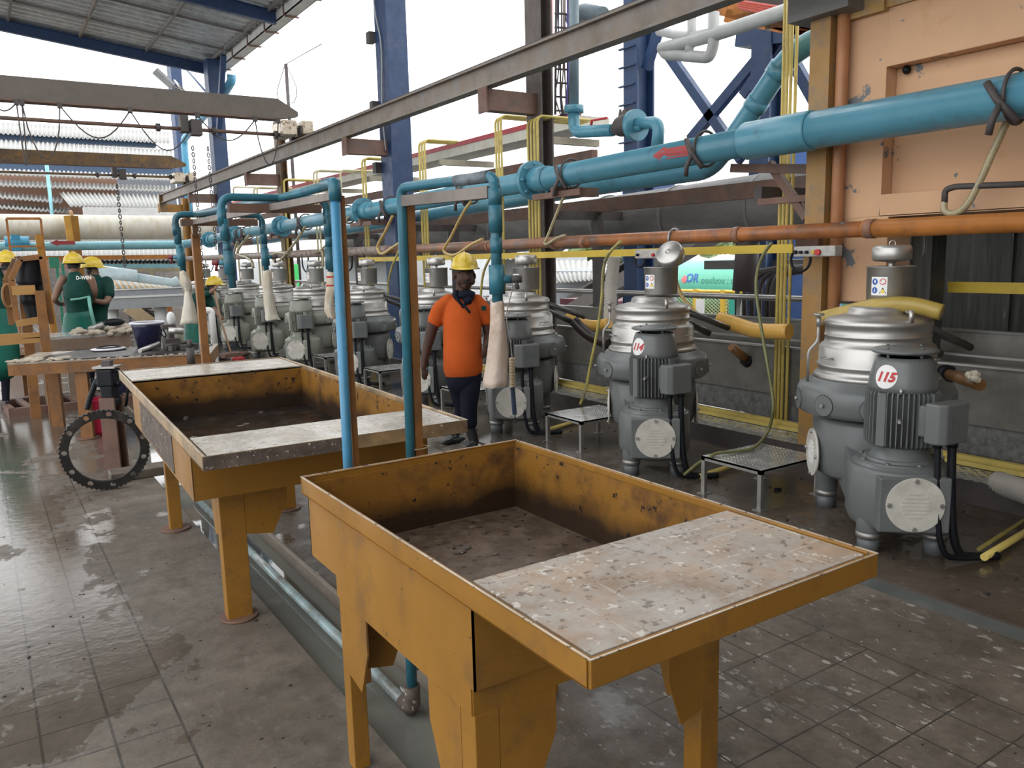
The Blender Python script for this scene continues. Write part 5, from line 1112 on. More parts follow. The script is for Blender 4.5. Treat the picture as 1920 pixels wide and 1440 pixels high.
def tree(px, py, X, rx, rz, label, name='leafy_tree'):
    c = AX(px, py, X); t = thing(name, label, 'tree', (c.x, c.y, 0)); rnd = random.Random(int(px)); b = B()
    for _ in range(150):
        g, h, rr = rnd.uniform(0, 2*PI), rnd.uniform(-1, 1), rnd.uniform(.6, 1); k = math.sqrt(1-h*h)*rr
        p = c+V((rx*k*math.cos(g), rx*k*math.sin(g), rz*h*rr)); s = rx*rnd.uniform(.10, .2); b.ell(p, (s, s, s*.7), 6, 4)
    b.obj('crown', TREEM, t); b = B(); b.cyl((c.x, c.y, 0), (c.x, c.y, c.z), .18, n=8); b.obj('trunk', RUST, t)
for px, py, X, rx, rz, lab in ((925, 520, 26, 1.6, 1.3, 'bushy tree seen between the man and the teal valve'), (855, 512, 34, 1.5, 1.6, 'tree directly behind the yellow helmet'), (1290, 430, 40, 4.0, 1.6, 'tree glimpsed under the grey duct, above the yellow bar'), (1400, 440, 50, 3.5, 1.5, 'tree at the right under the grey duct'), (1140, 478, 40, 3, 1.2, 'low tree behind the small shed')):
    tree(px, py, X, rx, rz, lab)
b = B(); c = AX(543, 508, 12); b.box((12, c.y-.35, 0), (12.3, c.y+.35, c.z+.3)); tag(b.obj('green_bin', M('bin_green', (.05, .50, .12), .5)), 'bright green box between two cream separators', 'box')

# ---------------------------------------------------------------- far left yard: duct, roofs, building
b = B(); z = AY(160, 421, 27).z; r = .36
t = thing('storage_duct', 'long cream coloured duct crossing the yard behind the workers', 'duct', (0, 27, z))
b.tube([(-16, 27, z+.02), (6.6, 27, z-.1)], r, 26); b.obj('shell', CREAMD, t)
c = AY(137, 400, 26.4); b = B(); b.box((c.x-.11, 26.3, 0), (c.x+.11, 26.5, AY(137, 405, 26.4).z)); b.obj('strap_post', YEL, t); b = B(); b.ring((c.x, 27, z), (1, 0, 0), r+.02, .04, 24, 6); b.obj('strap', YEL, t)
b = B(); p, q = AY(12, 410, 24), AY(76, 410, 24); zl = AY(45, 462, 24).z; b.beam(p, q, .05, .06); b.beam(p, V((p.x, 24, 0)), .05, .06, V((0, 1, 0))); b.beam(q, V((q.x, 24, 0)), .05, .06, V((0, 1, 0))); b.beam((p.x, 24, zl), (q.x, 24, zl), .05, .05); tag(b.obj('goal_frame', ORPIPE), 'thin orange rectangular frame in front of the cream duct', 'frame')
b = B(); b.beam((-12, 25.6, AY(40, 478, 25.6).z), (5.3, 25.6, AY(300, 482, 25.6).z), .1, .12); tag(b.obj('yard_beam', ORPIPE), 'orange brown beam under the pale blue pipe on the left', 'beam')
for k, (px, yy) in enumerate(((84, 24.2), (140, 25.8))):
    c = AY(px, 470, yy); b = B(); b.beam((c.x, yy, 0), (c.x-.1, yy, AY(px, 440 if k == 0 else 405, yy).z), .16, .16, V((0, 1, 0))); tag(b.obj('yard_post', M('post_orange', (.50, .26, .04), .5)), ['slim orange post left of the helmeted workers', 'orange post carrying the pale blue pipe'][k], 'post')
t = thing('factory_hall', 'brown walled hall with tiers of corrugated eaves and zinc roofs', 'building', (0, 40, 0))
def YB_(px, py, Y): return AY(px, py, Y)
for (y0, y1, Ya, Yb, xr0, xr1) in ((228, 249, 52, 46, -40, 320), (262, 282, 46, 41, -40, 325), (318, 327, 38.6, 38, -40, 320), (339, 348, 38.6, 38, -40, 320), (360, 369, 38.6, 38, -40, 118), (380, 388, 38.6, 38, -40, 130)):
    d = 19*(1 if y0 < 300 else .55)
    corr(YB_(xr0, y0-2, Ya), YB_(xr1, y0+d, Ya), YB_(xr1, y1+d, Yb), YB_(xr0, y1-2, Yb), int(abs(xr1-xr0)/8), CORR, 'corrugated_eave', t, .045)
corr(YB_(112, 361, 38), YB_(305, 366, 38), YB_(312, 389, 35), YB_(132, 385, 35), 24, CORR, 'corrugated_eave', t, .05)
b = B(); p, q = YB_(-40, 400, 39), YB_(215, 300, 39); b.box((p.x, 39, 0), (q.x, 39.3, YB_(0, 322, 39).z)); b.obj('brown_wall', M('wall_brown', (.30, .17, .12), .75, var=.08), t)
b = B(); p, q = YB_(-40, 400, 42), YB_(330, 300, 42); b.box((p.x, 41.4, YB_(0, 326, 42).z), (q.x, 42, YB_(0, 300, 42).z)); b.obj('blue_fascia', M('fascia_blue', (.05, .09, .16), .6), t); b = B(); b.box((p.x, 46.5, YB_(0, 262, 46.5).z), (q.x, 47, YB_(0, 249, 46.5).z)); b.obj('blue_fascia', M('fascia_blue', (.05, .09, .16), .6), t)
b = B(); b.box((YB_(215, 300, 41).x, 41, 0), (YB_(325, 300, 41).x, 41.3, YB_(260, 325, 41).z)); b.obj('truss_shade', M('shade_grey', (.14, .15, .17), .7), t)
b = B()
for px in (92,): c = YB_(px, 350, 37.5); b.cyl((c.x, 37.5, 0), (c.x, 37.5, YB_(px, 305, 37.5).z), .07, n=8)
b.obj('rainwater_pipe', PALEPVC, t)
b = B(); p, q = YB_(158, 400, 34), YB_(335, 390, 34); b.box((p.x, 34, 0), (q.x, 34.4, YB_(240, 389, 34).z)); tag(b.obj('pale_wall', M('wall_pale', (.50, .50, .49), .7)), 'pale wall strip above the cream duct', 'wall')
b = B(); 
corr(YB_(-20, 440, 32), YB_(340, 440, 32), YB_(340, 450, 31), YB_(-20, 452, 31), 50, CORR, 'yard_roof', None, .04).__setitem__('label', 'strip of corrugated roof between cream duct and pale blue pipe'); bpy.data.objects['yard_roof']['category'] = 'roof'
o = corr(YB_(-20, 455, 31), YB_(345, 458, 31), YB_(350, 486, 28), YB_(-20, 486, 28), 40, CORR, 'yard_roof', None, .04); tag(o, 'bright white tiled roof just under the pale blue pipe', 'roof')
o = corr(YB_(185, 486, 29), YB_(345, 486, 29), YB_(345, 497, 28), YB_(185, 496, 28), 22, CORR, 'yard_roof', None, .03); tag(o, 'narrow white roof edge above the pale teal gutter', 'roof')
p, q = YB_(190, 499, 27.8), YB_(345, 498, 27.8); b = B(); b.beam(p, q, .15, .12); tag(b.obj('roof_gutter', PALEPVC), 'pale teal roof gutter behind the helmets', 'gutter')
b = B(); p, q = YB_(150, 520, 33), YB_(345, 500, 33); b.box((p.x-3, 33, 0), (q.x, 33.3, YB_(250, 501, 33).z)); tag(b.obj('open_workshop', M('workshop_dark', (.30, .27, .25), .7, var=.3)), 'dark open fronted workshop behind the grey trough', 'building')
b = B(); p, q = YB_(200, 507, 32), YB_(345, 507, 32); b.beam(p, q, .1, .08); b.beam(YB_(284, 500, 32), V((YB_(284, 500, 32).x, 32, 0)), .1, .08, V((0, 1, 0))); b.beam(YB_(215, 506, 32), YB_(240, 498, 32), .06, .06); b.beam(YB_(300, 498, 32), YB_(340, 505, 32), .06, .06); tag(b.obj('workshop_truss', M('truss_cream', (.55, .48, .28), .6)), 'cream painted truss at the front of the dark workshop', 'truss')
b = B(); p, q, r_ = YB_(180, 512, 21), YB_(255, 521, 21), YB_(325, 532, 21); b.tube([p, q], .19, 16); b.tube(arcpts([q, r_, YB_(335, 526, 21)], .3), [.13]*20 if 0 else .12, 14); tag(b.obj('discharge_pipe', M('pvc_white_blue', (.62, .76, .80), .35)), 'fat white and pale blue pipe sloping down behind the second worker', 'pipe')
t = thing('grey_trough', 'long pale grey metal trough on white columns behind the workers', 'trough', YB_(265, 600, 18))
z0, z1_, z2_ = YB_(260, 578, 18).z, YB_(260, 556, 18).z, YB_(260, 543, 18).z
xa, xb = YB_(180, 570, 18).x, YB_(345, 570, 18).x
b = B(); b.box((xa, 18, z0), (xb, 18.9, z1_)); b.obj('lower_panel', M('panel_grey', (.38, .39, .40), .5), t)
b = B(); b.box((xa, 18.02, z1_), (xb, 18.9, z2_)); b.obj('upper_panel', M('panel_grey2', (.33, .34, .36), .5), t)
b = B(); b.box((xa, 17.97, z1_-.02), (xb, 18.02, z1_+.02)); b.box((xa, 17.99, z2_), (xb, 18.1, z2_+.02)); b.obj('ledge', WHITE, t)
for px in (211, 303): c = YB_(px, 600, 18.4); b = B(); b.cyl((c.x, 18.4, 0), (c.x, 18.4, z0), .13, n=14); b.obj('support', WHITE, t)
b = B(); rnd = random.Random(9)
COLS = [M('rib_w', (.70, .68, .62), .6), M('rib_o', (.6, .35, .08), .5), M('rib_g', (.40, .42, .40), .5)]
t3_ = thing('ribbed_hose_stack', 'row of pale and orange hoses fanned over the grey trough', 'hoses', YB_(250, 545, 18.6))
for j in range(3):
    b = B()
    for k in range(j, 40, 3):
        px = 186+k*3.6; h = 20-k*.42; p, q = YB_(px, 544, 18.6), YB_(px-9, 544-h, 19.2); b.tube([p, q], .05, 6)
    b.obj('hose_row', COLS[j], t3_)
t = thing('beige_stairs', 'beige stair flight seen under the grey trough', 'stairs', YB_(280, 620, 21))
b = B(); b.beam(YB_(240, 575, 21), YB_(305, 622, 21), .08, .30); b.obj('stringer', M('stair_beige', (.62, .48, .30), .6), t)
b = B()
for k in range(6): p = YB_(262+k*8, 577+k*6, 21.2); b.box((p.x, 21.1, p.z-.05), (p.x+.25, 21.9, p.z))
b.obj('tread', DARKST, t)
for k, (px, m, lab) in enumerate(((319, ORPIPE, 'orange post right of the white trough column'), (196, M('post_orange'), 'orange post left of the white trough column'), (183, M('post_orange'), 'orange post beside the second worker'))):
    c = YB_(px, 600, 20); b = B(); b.cyl((c.x, 20, 0), (c.x, 20, YB_(px, 574, 20).z+.1), .07, n=8); tag(b.obj('yard_post', m), lab, 'post')
b = B(); p = YB_(103, 491, 22); q = YB_(105, 491, 22); b.box((YB_(93, 500, 22).x, 22, YB_(100, 503, 22).z), (YB_(112, 500, 22).x, 22.05, YB_(100, 482, 22).z)); b.box((p.x, 22.02, 0), (p.x+.06, 22.05, p.z)); b.box((q.x+.1, 22.02, 0), (q.x+.16, 22.05, p.z)); tag(b.obj('green_board', M('board_green', (.03, .22, .13), .5)), 'green notice board between the tilting rack and the first worker', 'board')
# far street lamp, mast
Yl = HEAD_Y+2
t = thing('street_lamp', 'flat grey lamp head above the nearer crane girder', 'lamp', YB_(316, 150, Yl))
b = B(); b.beam(YB_(290, 132, Yl), YB_(324, 162, Yl), .16, .05, V((0, .3, 1))); b.obj('lamp_head', M('lamp_grey', (.5, .52, .54), .5), t)
b = B(); pc = AX(327, 150, 6.45); b.tube([YB_(318, 158, Yl), YB_(345, 172, Yl), V((pc.x, pc.y, pc.z))], .03, 6); b.obj('arm', SSD, t)
t = thing('wire_mast', 'thin dark mast with trailing wires behind the crane end truck', 'mast', AX(541, 190, 14))
mb = AX(545, 260, 14); b = B(); b.tube([(mb.x, mb.y, 0), mb, AX(536, 120, 14)], .09, 8); b.obj('mast', DARKST, t)
b = B(); b.tube([AX(536, 120, 14), AX(604, 82, 14)], .02, 5); b.tube(smooth([AX(534, 122, 14), AX(520, 170, 14), AX(522, 186, 14)]), .02, 5); b.tube(smooth([AX(537, 122, 14), AX(556, 165, 14), AX(552, 190, 14), AX(545, 192, 14)]), .02, 5); b.obj('wire', DARKST, t)
# blue downpipe from the roof gutter
b = B(); b.tube(arcpts([AX(434, 140, 5.9), AX(434, 152, 5.9), AX(422, 172, 5.9), AX(350, 255, 6.2), AX(345, 262, 6.3), AX(357, 430, 6.3)], .25), .11, 12); tag(b.obj('rain_downpipe', M('pvc_bright', (.10, .33, .50), .4)), 'light blue rain downpipe bending from the roof gutter past the blue column', 'pipe')
b = B(); c = AX(327, 250, 6.4); b.box((c.x, c.y-.3, 0), (c.x+.35, c.y+.35, AX(310, 117, 6.4).z)); tag(b.obj('steel_column', BLUEST), 'blue column farther back behind the crane girder ends', 'column')
b = B(); b.tube([AX(345, 125, 5.9), AX(386, 172, 5.9)], .03, 6); tag(b.obj('tie_rod', BLUEST), 'thin blue tie rod between the two blue columns', 'rod')

# ---------------------------------------------------------------- left working area
ZT = .79
A0, A1 = AZ(13, 682, ZT), AZ(395, 662, ZT); ux = (A1-A0).normalized(); uy = V((-ux.y, ux.x, 0)); WT = (A1-A0).length; DT = 1.0
rzT = math.atan2(ux.y, ux.x)
t = thing('work_table', 'rough orange framed work table with black sheet top and scattered tools', 'table', (A0.x, A0.y, 0), rzT)
def TL(x, y, z=0): return A0+ux*x+uy*y+V((0, 0, z-ZT))
b = B(); b.box((0, 0, ZT-.12), (WT, .05, ZT-.01)); b.box((0, DT-.05, ZT-.12), (WT, DT, ZT-.01)); b.box((0, 0, ZT-.12), (.05, DT, ZT-.01)); b.box((WT-.05, 0, ZT-.12), (WT, DT, ZT-.01)); b.obj('frame', BROWNO, t, world=False, bevel=.004)
b = B(); b.box((.0, .0, ZT-.012), (WT, DT, ZT)); b.obj('top', M('top_pale', (.42, .36, .29), .4, var=.3, dirt=(.1, .09, .08), damt=.5), t, world=False)
b = B(); b.prism([(.32, .05), (WT-.12, .03), (WT-.05, DT-.1), (.45, DT-.05), (.25, .5), (.20, .2)], ZT+.001, ZT+.012); b.obj('black_sheet', M('sheet_black', (.028, .026, .026), .4, var=.4, dirt=(.10, .09, .085), damt=.4, spec=.25), t, world=False)
fx = (AZ(140, 835, 0)-A0).dot(ux)
for x, y in ((fx, .02), (WT-.15, .02), (.1, DT-.15), (WT-.15, DT-.15), (WT*.5, DT-.15)):
    b = B(); b.box((x, y, 0), (x+.11, y+.10, ZT-.12)); b.obj('leg', BROWNO, t, world=False)
b = B(); b.cyl((fx+.055, .07, 0), (fx+.055, .07, .012), .1, n=20); b.obj('foot_plate', RUST, t, world=False)
b = B(); rnd = random.Random(4)
for _ in range(40): b.ell((rnd.uniform(0, .5), rnd.uniform(.02, .3), ZT+.01), (rnd.uniform(.02, .06), rnd.uniform(.01, .03), .012), 6, 4)
for _ in range(30): b.ell((rnd.uniform(0, WT), rnd.uniform(.0, .03), ZT+.004), (rnd.uniform(.01, .03), .008, .008), 6, 4)
b.obj('latex_crust', M('crust', (.42, .36, .28), .7, var=.3, bump=.4), t, world=False)['kind'] = 'stuff'
c = AZ(280, 651, ZT+.012)
t = thing('bucket', 'black plastic bucket with pale rim on the work table', 'bucket', c)
s = (c-CAMP).dot(_f)/FPX
b = B(); b.lathe([(20*s, 0), (27*s, 38*s), (30*s, 46*s), (28.5*s, 46*s), (25*s, 38*s), (19*s, .005), (0, .005)], c, 32); b.obj('shell', DKBLUE, t)
b = B(); b.ring(c+V((0, 0, 46*s)), (0, 0, 1), 29.5*s, .012, 32, 8); b.obj('rim', M('rim_lilac', (.60, .60, .66), .4), t)
b = B(); b.tube(smooth([c+_r*28*s+V((0, 0, 36*s)), c+_r*33*s+V((0, 0, 22*s)), c+_r*30*s+V((0, 0, 18*s)), c+_r*25*s+V((0, 0, 24*s))]), .008, 6); b.obj('handle', BLK, t)
c = AZ(204, 655, ZT+.02); b = B(); b.lathe([(.17, 0), (.175, .012), (.14, .016), (.135, .02), (.1, .02), (.09, .014), (0, .014)], c, 36); t = thing('flat_disc', 'pale round disc with dark rings lying on the work table', 'disc', c); b.obj('disc', M('disc_pale', (.62, .60, .64), .35), t)
b = B(); b.ring(c+V((0, 0, .022)), (0, 0, 1), .115, .012, 30, 5); b.obj('dark_ring', BLK, t)
def rodthing(name, pts, r, m, lab, cat, n=10):
    b = B(); b.tube([AZ(*p) for p in pts], r, n); return tag(b.obj(name, m), lab, cat)
rodthing('steel_wrench', [(262, 658, ZT+.03), (280, 652, ZT+.04), (300, 645, ZT+.07)], [.022, .03, .032], SS, 'shiny wrench lying in front of the bucket', 'wrench')
c = AZ(323, 655, ZT+.012); t = thing('bench_vise', 'dark bench vise standing on the table right of the bucket', 'vise', c)
b = B(); b.cbox(c+V((0, 0, .06)), (.16, .14, .12)); b.cbox(c+V((0, 0, .16)), (.06, .06, .14)); b.cbox(c+V((-.02, 0, .24)), (.14, .08, .05)); b.obj('body', DARKST, t, bevel=.008)
b = B(); b.cyl(c+V((-.04, -.1, .21)), c+V((.10, -.12, .19)), .034, n=12); b.obj('polished_handle', SS, t)
b = B(); b.ell(c+V((.02, .03, .32)), (.045, .04, .075)); tag(b.obj('plastic_bottle', M('plastic_clear', (.65, .66, .66), .3)), 'clear crumpled plastic bottle on top of the vise', 'bottle')
c = AZ(350, 655, ZT+.01); t = thing('pump_part', 'black jumbled machine parts at the right end of the table', 'parts', c)
b = B(); rnd = random.Random(8)
for _ in range(9): b.cbox(c+V((rnd.uniform(-.15, .12), rnd.uniform(-.1, .1), .03)), (rnd.uniform(.04, .13), .05, .05), rnd.uniform(0, 3))
b.tube([c+V((-.2, 0, .05)), c+V((.05, .1, .07))], .02, 8); b.obj('parts', DARKST, t)
c = AZ(359, 684, .70); b = B(); b.cyl(c, c+V((0, 0, .17)), .038, n=16); b.cyl(c+V((0, 0, .17)), c+V((0, 0, .25)), .024, n=12); b.cyl((c.x, c.y, 0), (c.x, c.y, c.z), .03, n=12); tag(b.obj('steel_spindle', DARKST), 'dark grey steel spindle standing behind the older trough', 'spindle')
# low frame on the floor
t = thing('floor_frame', 'orange brown steel frame lying on the wet floor at the left', 'frame', AZ(80, 750, 0))
b = B(); Q = [(-5, 748), (22, 770), (200, 742), (245, 705), (95, 725)]; P = [AZ(px, py, .10) for px, py in ((0, 748), (22, 766), (250, 738), (262, 722), (120, 730))]
z_f = .10
F0, F1, F2, F3 = AZ(2, 750, z_f), AZ(22, 766, z_f), AZ(250, 742, z_f), AZ(215, 728, z_f)
for p, q in ((F0, F1), (F1, F2), (F2, F3), (F3, F0)): b.beam(V((p.x, p.y, .05)), V((q.x, q.y, .05)), .07, .10)
for f in (.14, .55, .8): p, q = F1.lerp(F2, f), F0.lerp(F3, f); b.beam(V((p.x, p.y, .08)), V((q.x, q.y, .08)), .07, .04)
b.obj('frame', RUST, t)
for px, py, top in ((52, 742, 697), (97, 757, 694), (65, 743, 696)):
    p = AZ(px, py, .1); h_ = 0.62; b = B(); b.beam(p, V((p.x, p.y, h_)), .07, .07, V((0, 1, 0))); b.obj('upright', BROWNO, t)
# tilting rack
YR = 10.2
t = thing('tilting_rack', 'brown steel tilting rack holding a dark rubber roll', 'rack', AY(60, 640, YR))
def bar(pts, Y, w=.055):
    b = B()
    for p, q in zip(pts, pts[1:]): b.beam(AY(*p, Y), AY(*q, Y), w, w)
    return b
bar([(22, 609), (10, 527), (28, 486), (40, 484)], YR+.3).obj('side_frame', BROWNO, t)
bar([(33, 604), (20, 525), (38, 486), (78, 481), (97, 607)], YR).obj('side_frame', BROWNO, t)
b = B(); b.beam(AY(22, 545, YR), AY(66, 543, YR), .08, .1); b.beam(AY(30, 607, YR), AY(90, 597, YR), .06, .07); b.beam(AY(0, 632, YR), AY(92, 627, YR), .05, .06); b.beam(AY(-5, 643, YR), AY(92, 635, YR), .05, .06); b.obj('crossbar', M('bar_amber', (.40, .22, .07), .5), t)
p, q = AY(74, 545, YR-.1), AY(92, 700, YR-.1); b = B(); b.beam(p, V((q.x, q.y, 0)), .09, .09, V((0, 1, 0))); b.obj('post', BROWNO, t)
p, q = AY(46, 560, YR+.3), AY(58, 700, YR+.3); b = B(); b.beam(p, V((q.x, q.y, 0)), .1, .1, V((0, 1, 0))); b.obj('post', BROWNO, t)
b = B(); P = [AY(58, 484, YR+.15), AY(57, 500, YR+.15), AY(58, 530, YR+.15), AY(62, 565, YR+.15), AY(70, 600, YR+.15)]; b.tube(smooth(P), [.10]+[.14]*8+[.14]*8+[.12]*8+[.10]*8, 16); b.obj('rubber_roll', BLK, t)
b = B(); b.ring(AY(16, 555, YR+.2), (0, 1, 0), .07, .02, 16, 6, .7, 1.8); b.obj('winch', BROWNO, t)
# second table
t = thing('rear_table', 'brown table with wet grey top in front of the green workers', 'table', AY(160, 660, 11.2))
YQ = 11.2; p, q = AY(48, 637, YQ), AY(243, 622, YQ); zq = (p.z+q.z)/2
b = B(); b.box((p.x, YQ, zq-.03), (q.x, YQ+.75, zq)); b.obj('top', M('top_wet', (.33, .33, .32), .15, var=.4), t)
b = B(); b.box((p.x, YQ-.01, zq-.17), (q.x, YQ+.05, zq-.03)); b.obj('apron_rail', M('rail_umber', (.20, .14, .10), .55), t)
for x in (p.x+.4, q.x-.15, q.x-1.0):
    b = B(); b.box((x, YQ, 0), (x+.13, YQ+.12, zq-.1)); b.obj('leg', M('rail_umber'), t)
b = B(); rnd = random.Random(11)
for _ in range(60): b.ell((q.x-rnd.uniform(-.08, .6), YQ+rnd.uniform(-.05, .6), zq+rnd.uniform(-.02, .05)), (rnd.uniform(.03, .07), rnd.uniform(.03, .06), .03), 6, 4)
b.obj('latex_crust', M('crust'), t)['kind'] = 'stuff'
b = B(); b.cyl(AY(170, 618, YQ+.3), AY(194, 608, YQ+.3), .04, n=12); tag(b.obj('steel_cylinder', SSD), 'silver cylinder lying on the rear table by the green apron', 'cylinder')
b = B(); b.ell(AY(214, 604, YQ+.4), (.13, .08, .05)); tag(b.obj('dark_rag', BLK), 'dark bundle on the rear table left of the bucket', 'rag')
c = AY(272, 640, YQ+.1); b = B(); b.lathe([(.2, 0), (.24, .42), (.22, .42), (.18, .01), (0, .01)], (c.x-.25, c.y+.0, 0), 20); tag(b.obj('navy_bin', DKBLUE), 'dark navy tub under the rear table end', 'tub')
for k, (px, m, lab) in enumerate(((193, M('bottle_olive', (.35, .4, .1), .4), 'olive bottle under the rear table, leftmost of three'), (199, M('bottle_yellow', (.65, .55, .03), .4), 'yellow bottle under the rear table'), (217, M('bottle_white', (.65, .65, .55), .4), 'white bottle under the rear table, rightmost of three'))):
    c = AZ(px, 653, .35); s = (c-CAMP).dot(_f)/FPX; b = B(); b.lathe([(3.2*s, 0), (3.3*s, 12*s), (1.6*s, 16*s), (1.4*s, 18*s), (0, 18*s)], (c.x, c.y, c.z), 12)
    tag(b.obj('bottle', m), lab, 'bottle')
b = B(); c = AZ(205, 655, .33); b.box((c.x-.25, c.y-.2, .29), (c.x+.35, c.y+.3, .34)); b.box((c.x-.25, c.y-.2, 0), (c.x-.2, c.y+.3, .29)); b.box((c.x+.3, c.y-.2, 0), (c.x+.35, c.y+.3, .29)); tag(b.obj('low_bench', RUST), 'low rusty bench carrying three bottles under the rear table', 'bench')
# white rail frame, tub
Yw = 11.3
b = B(); b.tube(arcpts([AY(375, 582, Yw), AY(396, 582, Yw), AY(404, 660, Yw)], .04), .045, 12); b.tube([AY(396, 583, Yw), V((AY(404, 665, Yw).x, Yw, 0))], .04, 12); b.tube([AY(372, 582, Yw), AY(376, 582, Yw)], .05, 12); b.tube([AY(376, 583, Yw), V((AY(379, 660, Yw).x, Yw, 0))], .04, 12); tag(b.obj('pipe_rail', WHITE), 'white plastic pipe rail in front of the bending worker', 'railing')
b = B(); c = AZ(335, 653, .35); b.box((c.x-.05, c.y, 0), (c.x+.45, c.y+.5, .62)); tag(b.obj('grimy_crate', M('crate_grimy', (.42, .40, .30), .6, dirt=(.2, .18, .12), damt=.4)), 'grimy pale crate behind the bench vise', 'crate')
b = B(); c = AZ(418, 672, .0); rnd = random.Random(3)
for _ in range(12): b.ell(c+V((rnd.uniform(-.3, .5), rnd.uniform(-.2, .2), .05)), (rnd.uniform(.06, .15), .08, .05), 8, 5)
tag(b.obj('swept_heap', M('heap', (.16, .11, .09), .7, var=.5)), 'heap of dark scraps being swept behind the older trough', 'heap')
b = B(); c = AZ(447, 673, .05); b.ell(c, (.12, .07, .05)); tag(b.obj('red_rag', RED), 'small red rag beside the swept heap', 'rag')
# vise stand with toothed ring and pink bucket
c = AZ(222, 888, 0)
t = thing('clamp_stand', 'rusty floor stand with black clamp head left of the older trough', 'stand', c)
s = (c-CAMP).dot(_f)/FPX
def ST(px, py, dd=0): return AD(px, py, (c-CAMP).dot(_f)+dd)
b = B(); b.ibeam(c, V((c.x, c.y, .64)), .12, .15, .02, V((_f.x, _f.y, 0))); b.obj('column', RUST, t)
b = B(); b.cbox(V((c.x, c.y, .80)), (.13, .14, .14), -YAW); b.cbox(V((c.x, c.y, .68)), (.105, .12, .12), -YAW); b.cbox(V((c.x, c.y, .60)), (.12, .13, .06), -YAW); b.cyl(V((c.x, c.y, .75))-_r*.10, V((c.x, c.y, .75))+_r*.10, .028, n=12); b.cbox(V((c.x, c.y, .855)), (.17, .10, .03), -YAW); b.obj('clamp_head', BLK, t, bevel=.02)
b = B(); b.cbox(V((c.x, c.y, .885)), (.18, .14, .015), -YAW); tp = b.obj('head_plate', SSD, t); b = B(); b.cbox(V((c.x, c.y, .91)), (.07, .06, .05), -YAW); b.obj('nut', DARKST, tp)
b = B(); b.tube(smooth([ST(196, 708), ST(182, 714), ST(174, 732), ST(167, 752), ST(163, 768)]), .022, 10); b.obj('lever', BLK, t)
b = B(); b.tube([ST(218, 703), ST(242, 706), ST(238, 745), ST(236, 762)], .012, 8); b.obj('side_rod', BLK, t)
gc = AZ(197, 921, 0); gd = (gc-CAMP).dot(_f); gc3 = AD(197, 843, gd); 
t = thing('toothed_ring', 'big dark toothed steel ring standing upright against the clamp stand', 'ring', gc)
nd = V((math.sin(YAW-.47), math.cos(YAW-.47), 0)); sdx = V((nd.y, -nd.x, 0)); Rr = gc3.z
b = B(); nT = 56; vs = []; fs = []
ro = lambda k: Rr*(1.0 if k % 2 else .965); ri = Rr*.775; th = .04
for s_ in (-1, 1):
    for k in range(nT*2):
        g = PI*k/nT
        for rr in (ri, ro(k)): vs.append(gc3+sdx*(rr*math.cos(g))+V((0, 0, rr*math.sin(g)))+nd*(s_*th/2))
m = nT*2
for k in range(m):
    a, c_ = 2*k, 2*((k+1) % m); fs += [(a, a+1, c_+1, c_), (2*m+a, 2*m+c_, 2*m+c_+1, 2*m+a+1), (a+1, 2*m+a+1, 2*m+c_+1, c_+1), (a, c_, 2*m+c_, 2*m+a)]
b.add(vs, fs); ro_ = b.obj('ring_body', M('ring_iron', (.020, .018, .016), .5, var=.4, dirt=(.07, .06, .055), damt=.3, bump=.3, spec=.3), t)
b = B()
for k in range(11):
    g = 2*PI*k/11+.25; p = gc3+sdx*(Rr*.88*math.cos(g))+V((0, 0, Rr*.88*math.sin(g))); b.cyl(p-nd*.05, p+nd*.05, .020, n=14)
cu_ = b.obj('cutter', WHITE, t); md = ro_.modifiers.new('b', 'BOOLEAN'); md.object = cu_; md.operation = 'DIFFERENCE'; md.solver = 'EXACT'
dg = bpy.context.evaluated_depsgraph_get(); nm = bpy.data.meshes.new_from_object(ro_.evaluated_get(dg)); ro_.modifiers.clear(); ro_.data = nm; bpy.data.objects.remove(cu_)
c = AZ(181, 812, 0); s = 1.2*(c-CAMP).dot(_f)/FPX
b = B(); b.lathe([(16*s, 0), (18*s, 5*s), (20*s, 52*s), (22*s, 54*s), (19*s, 54*s), (15*s, .01), (0, .01)], c, 24); t = thing('pink_bucket', 'pink plastic bucket on the floor behind the toothed ring', 'bucket', c); b.obj('shell', PINK, t)

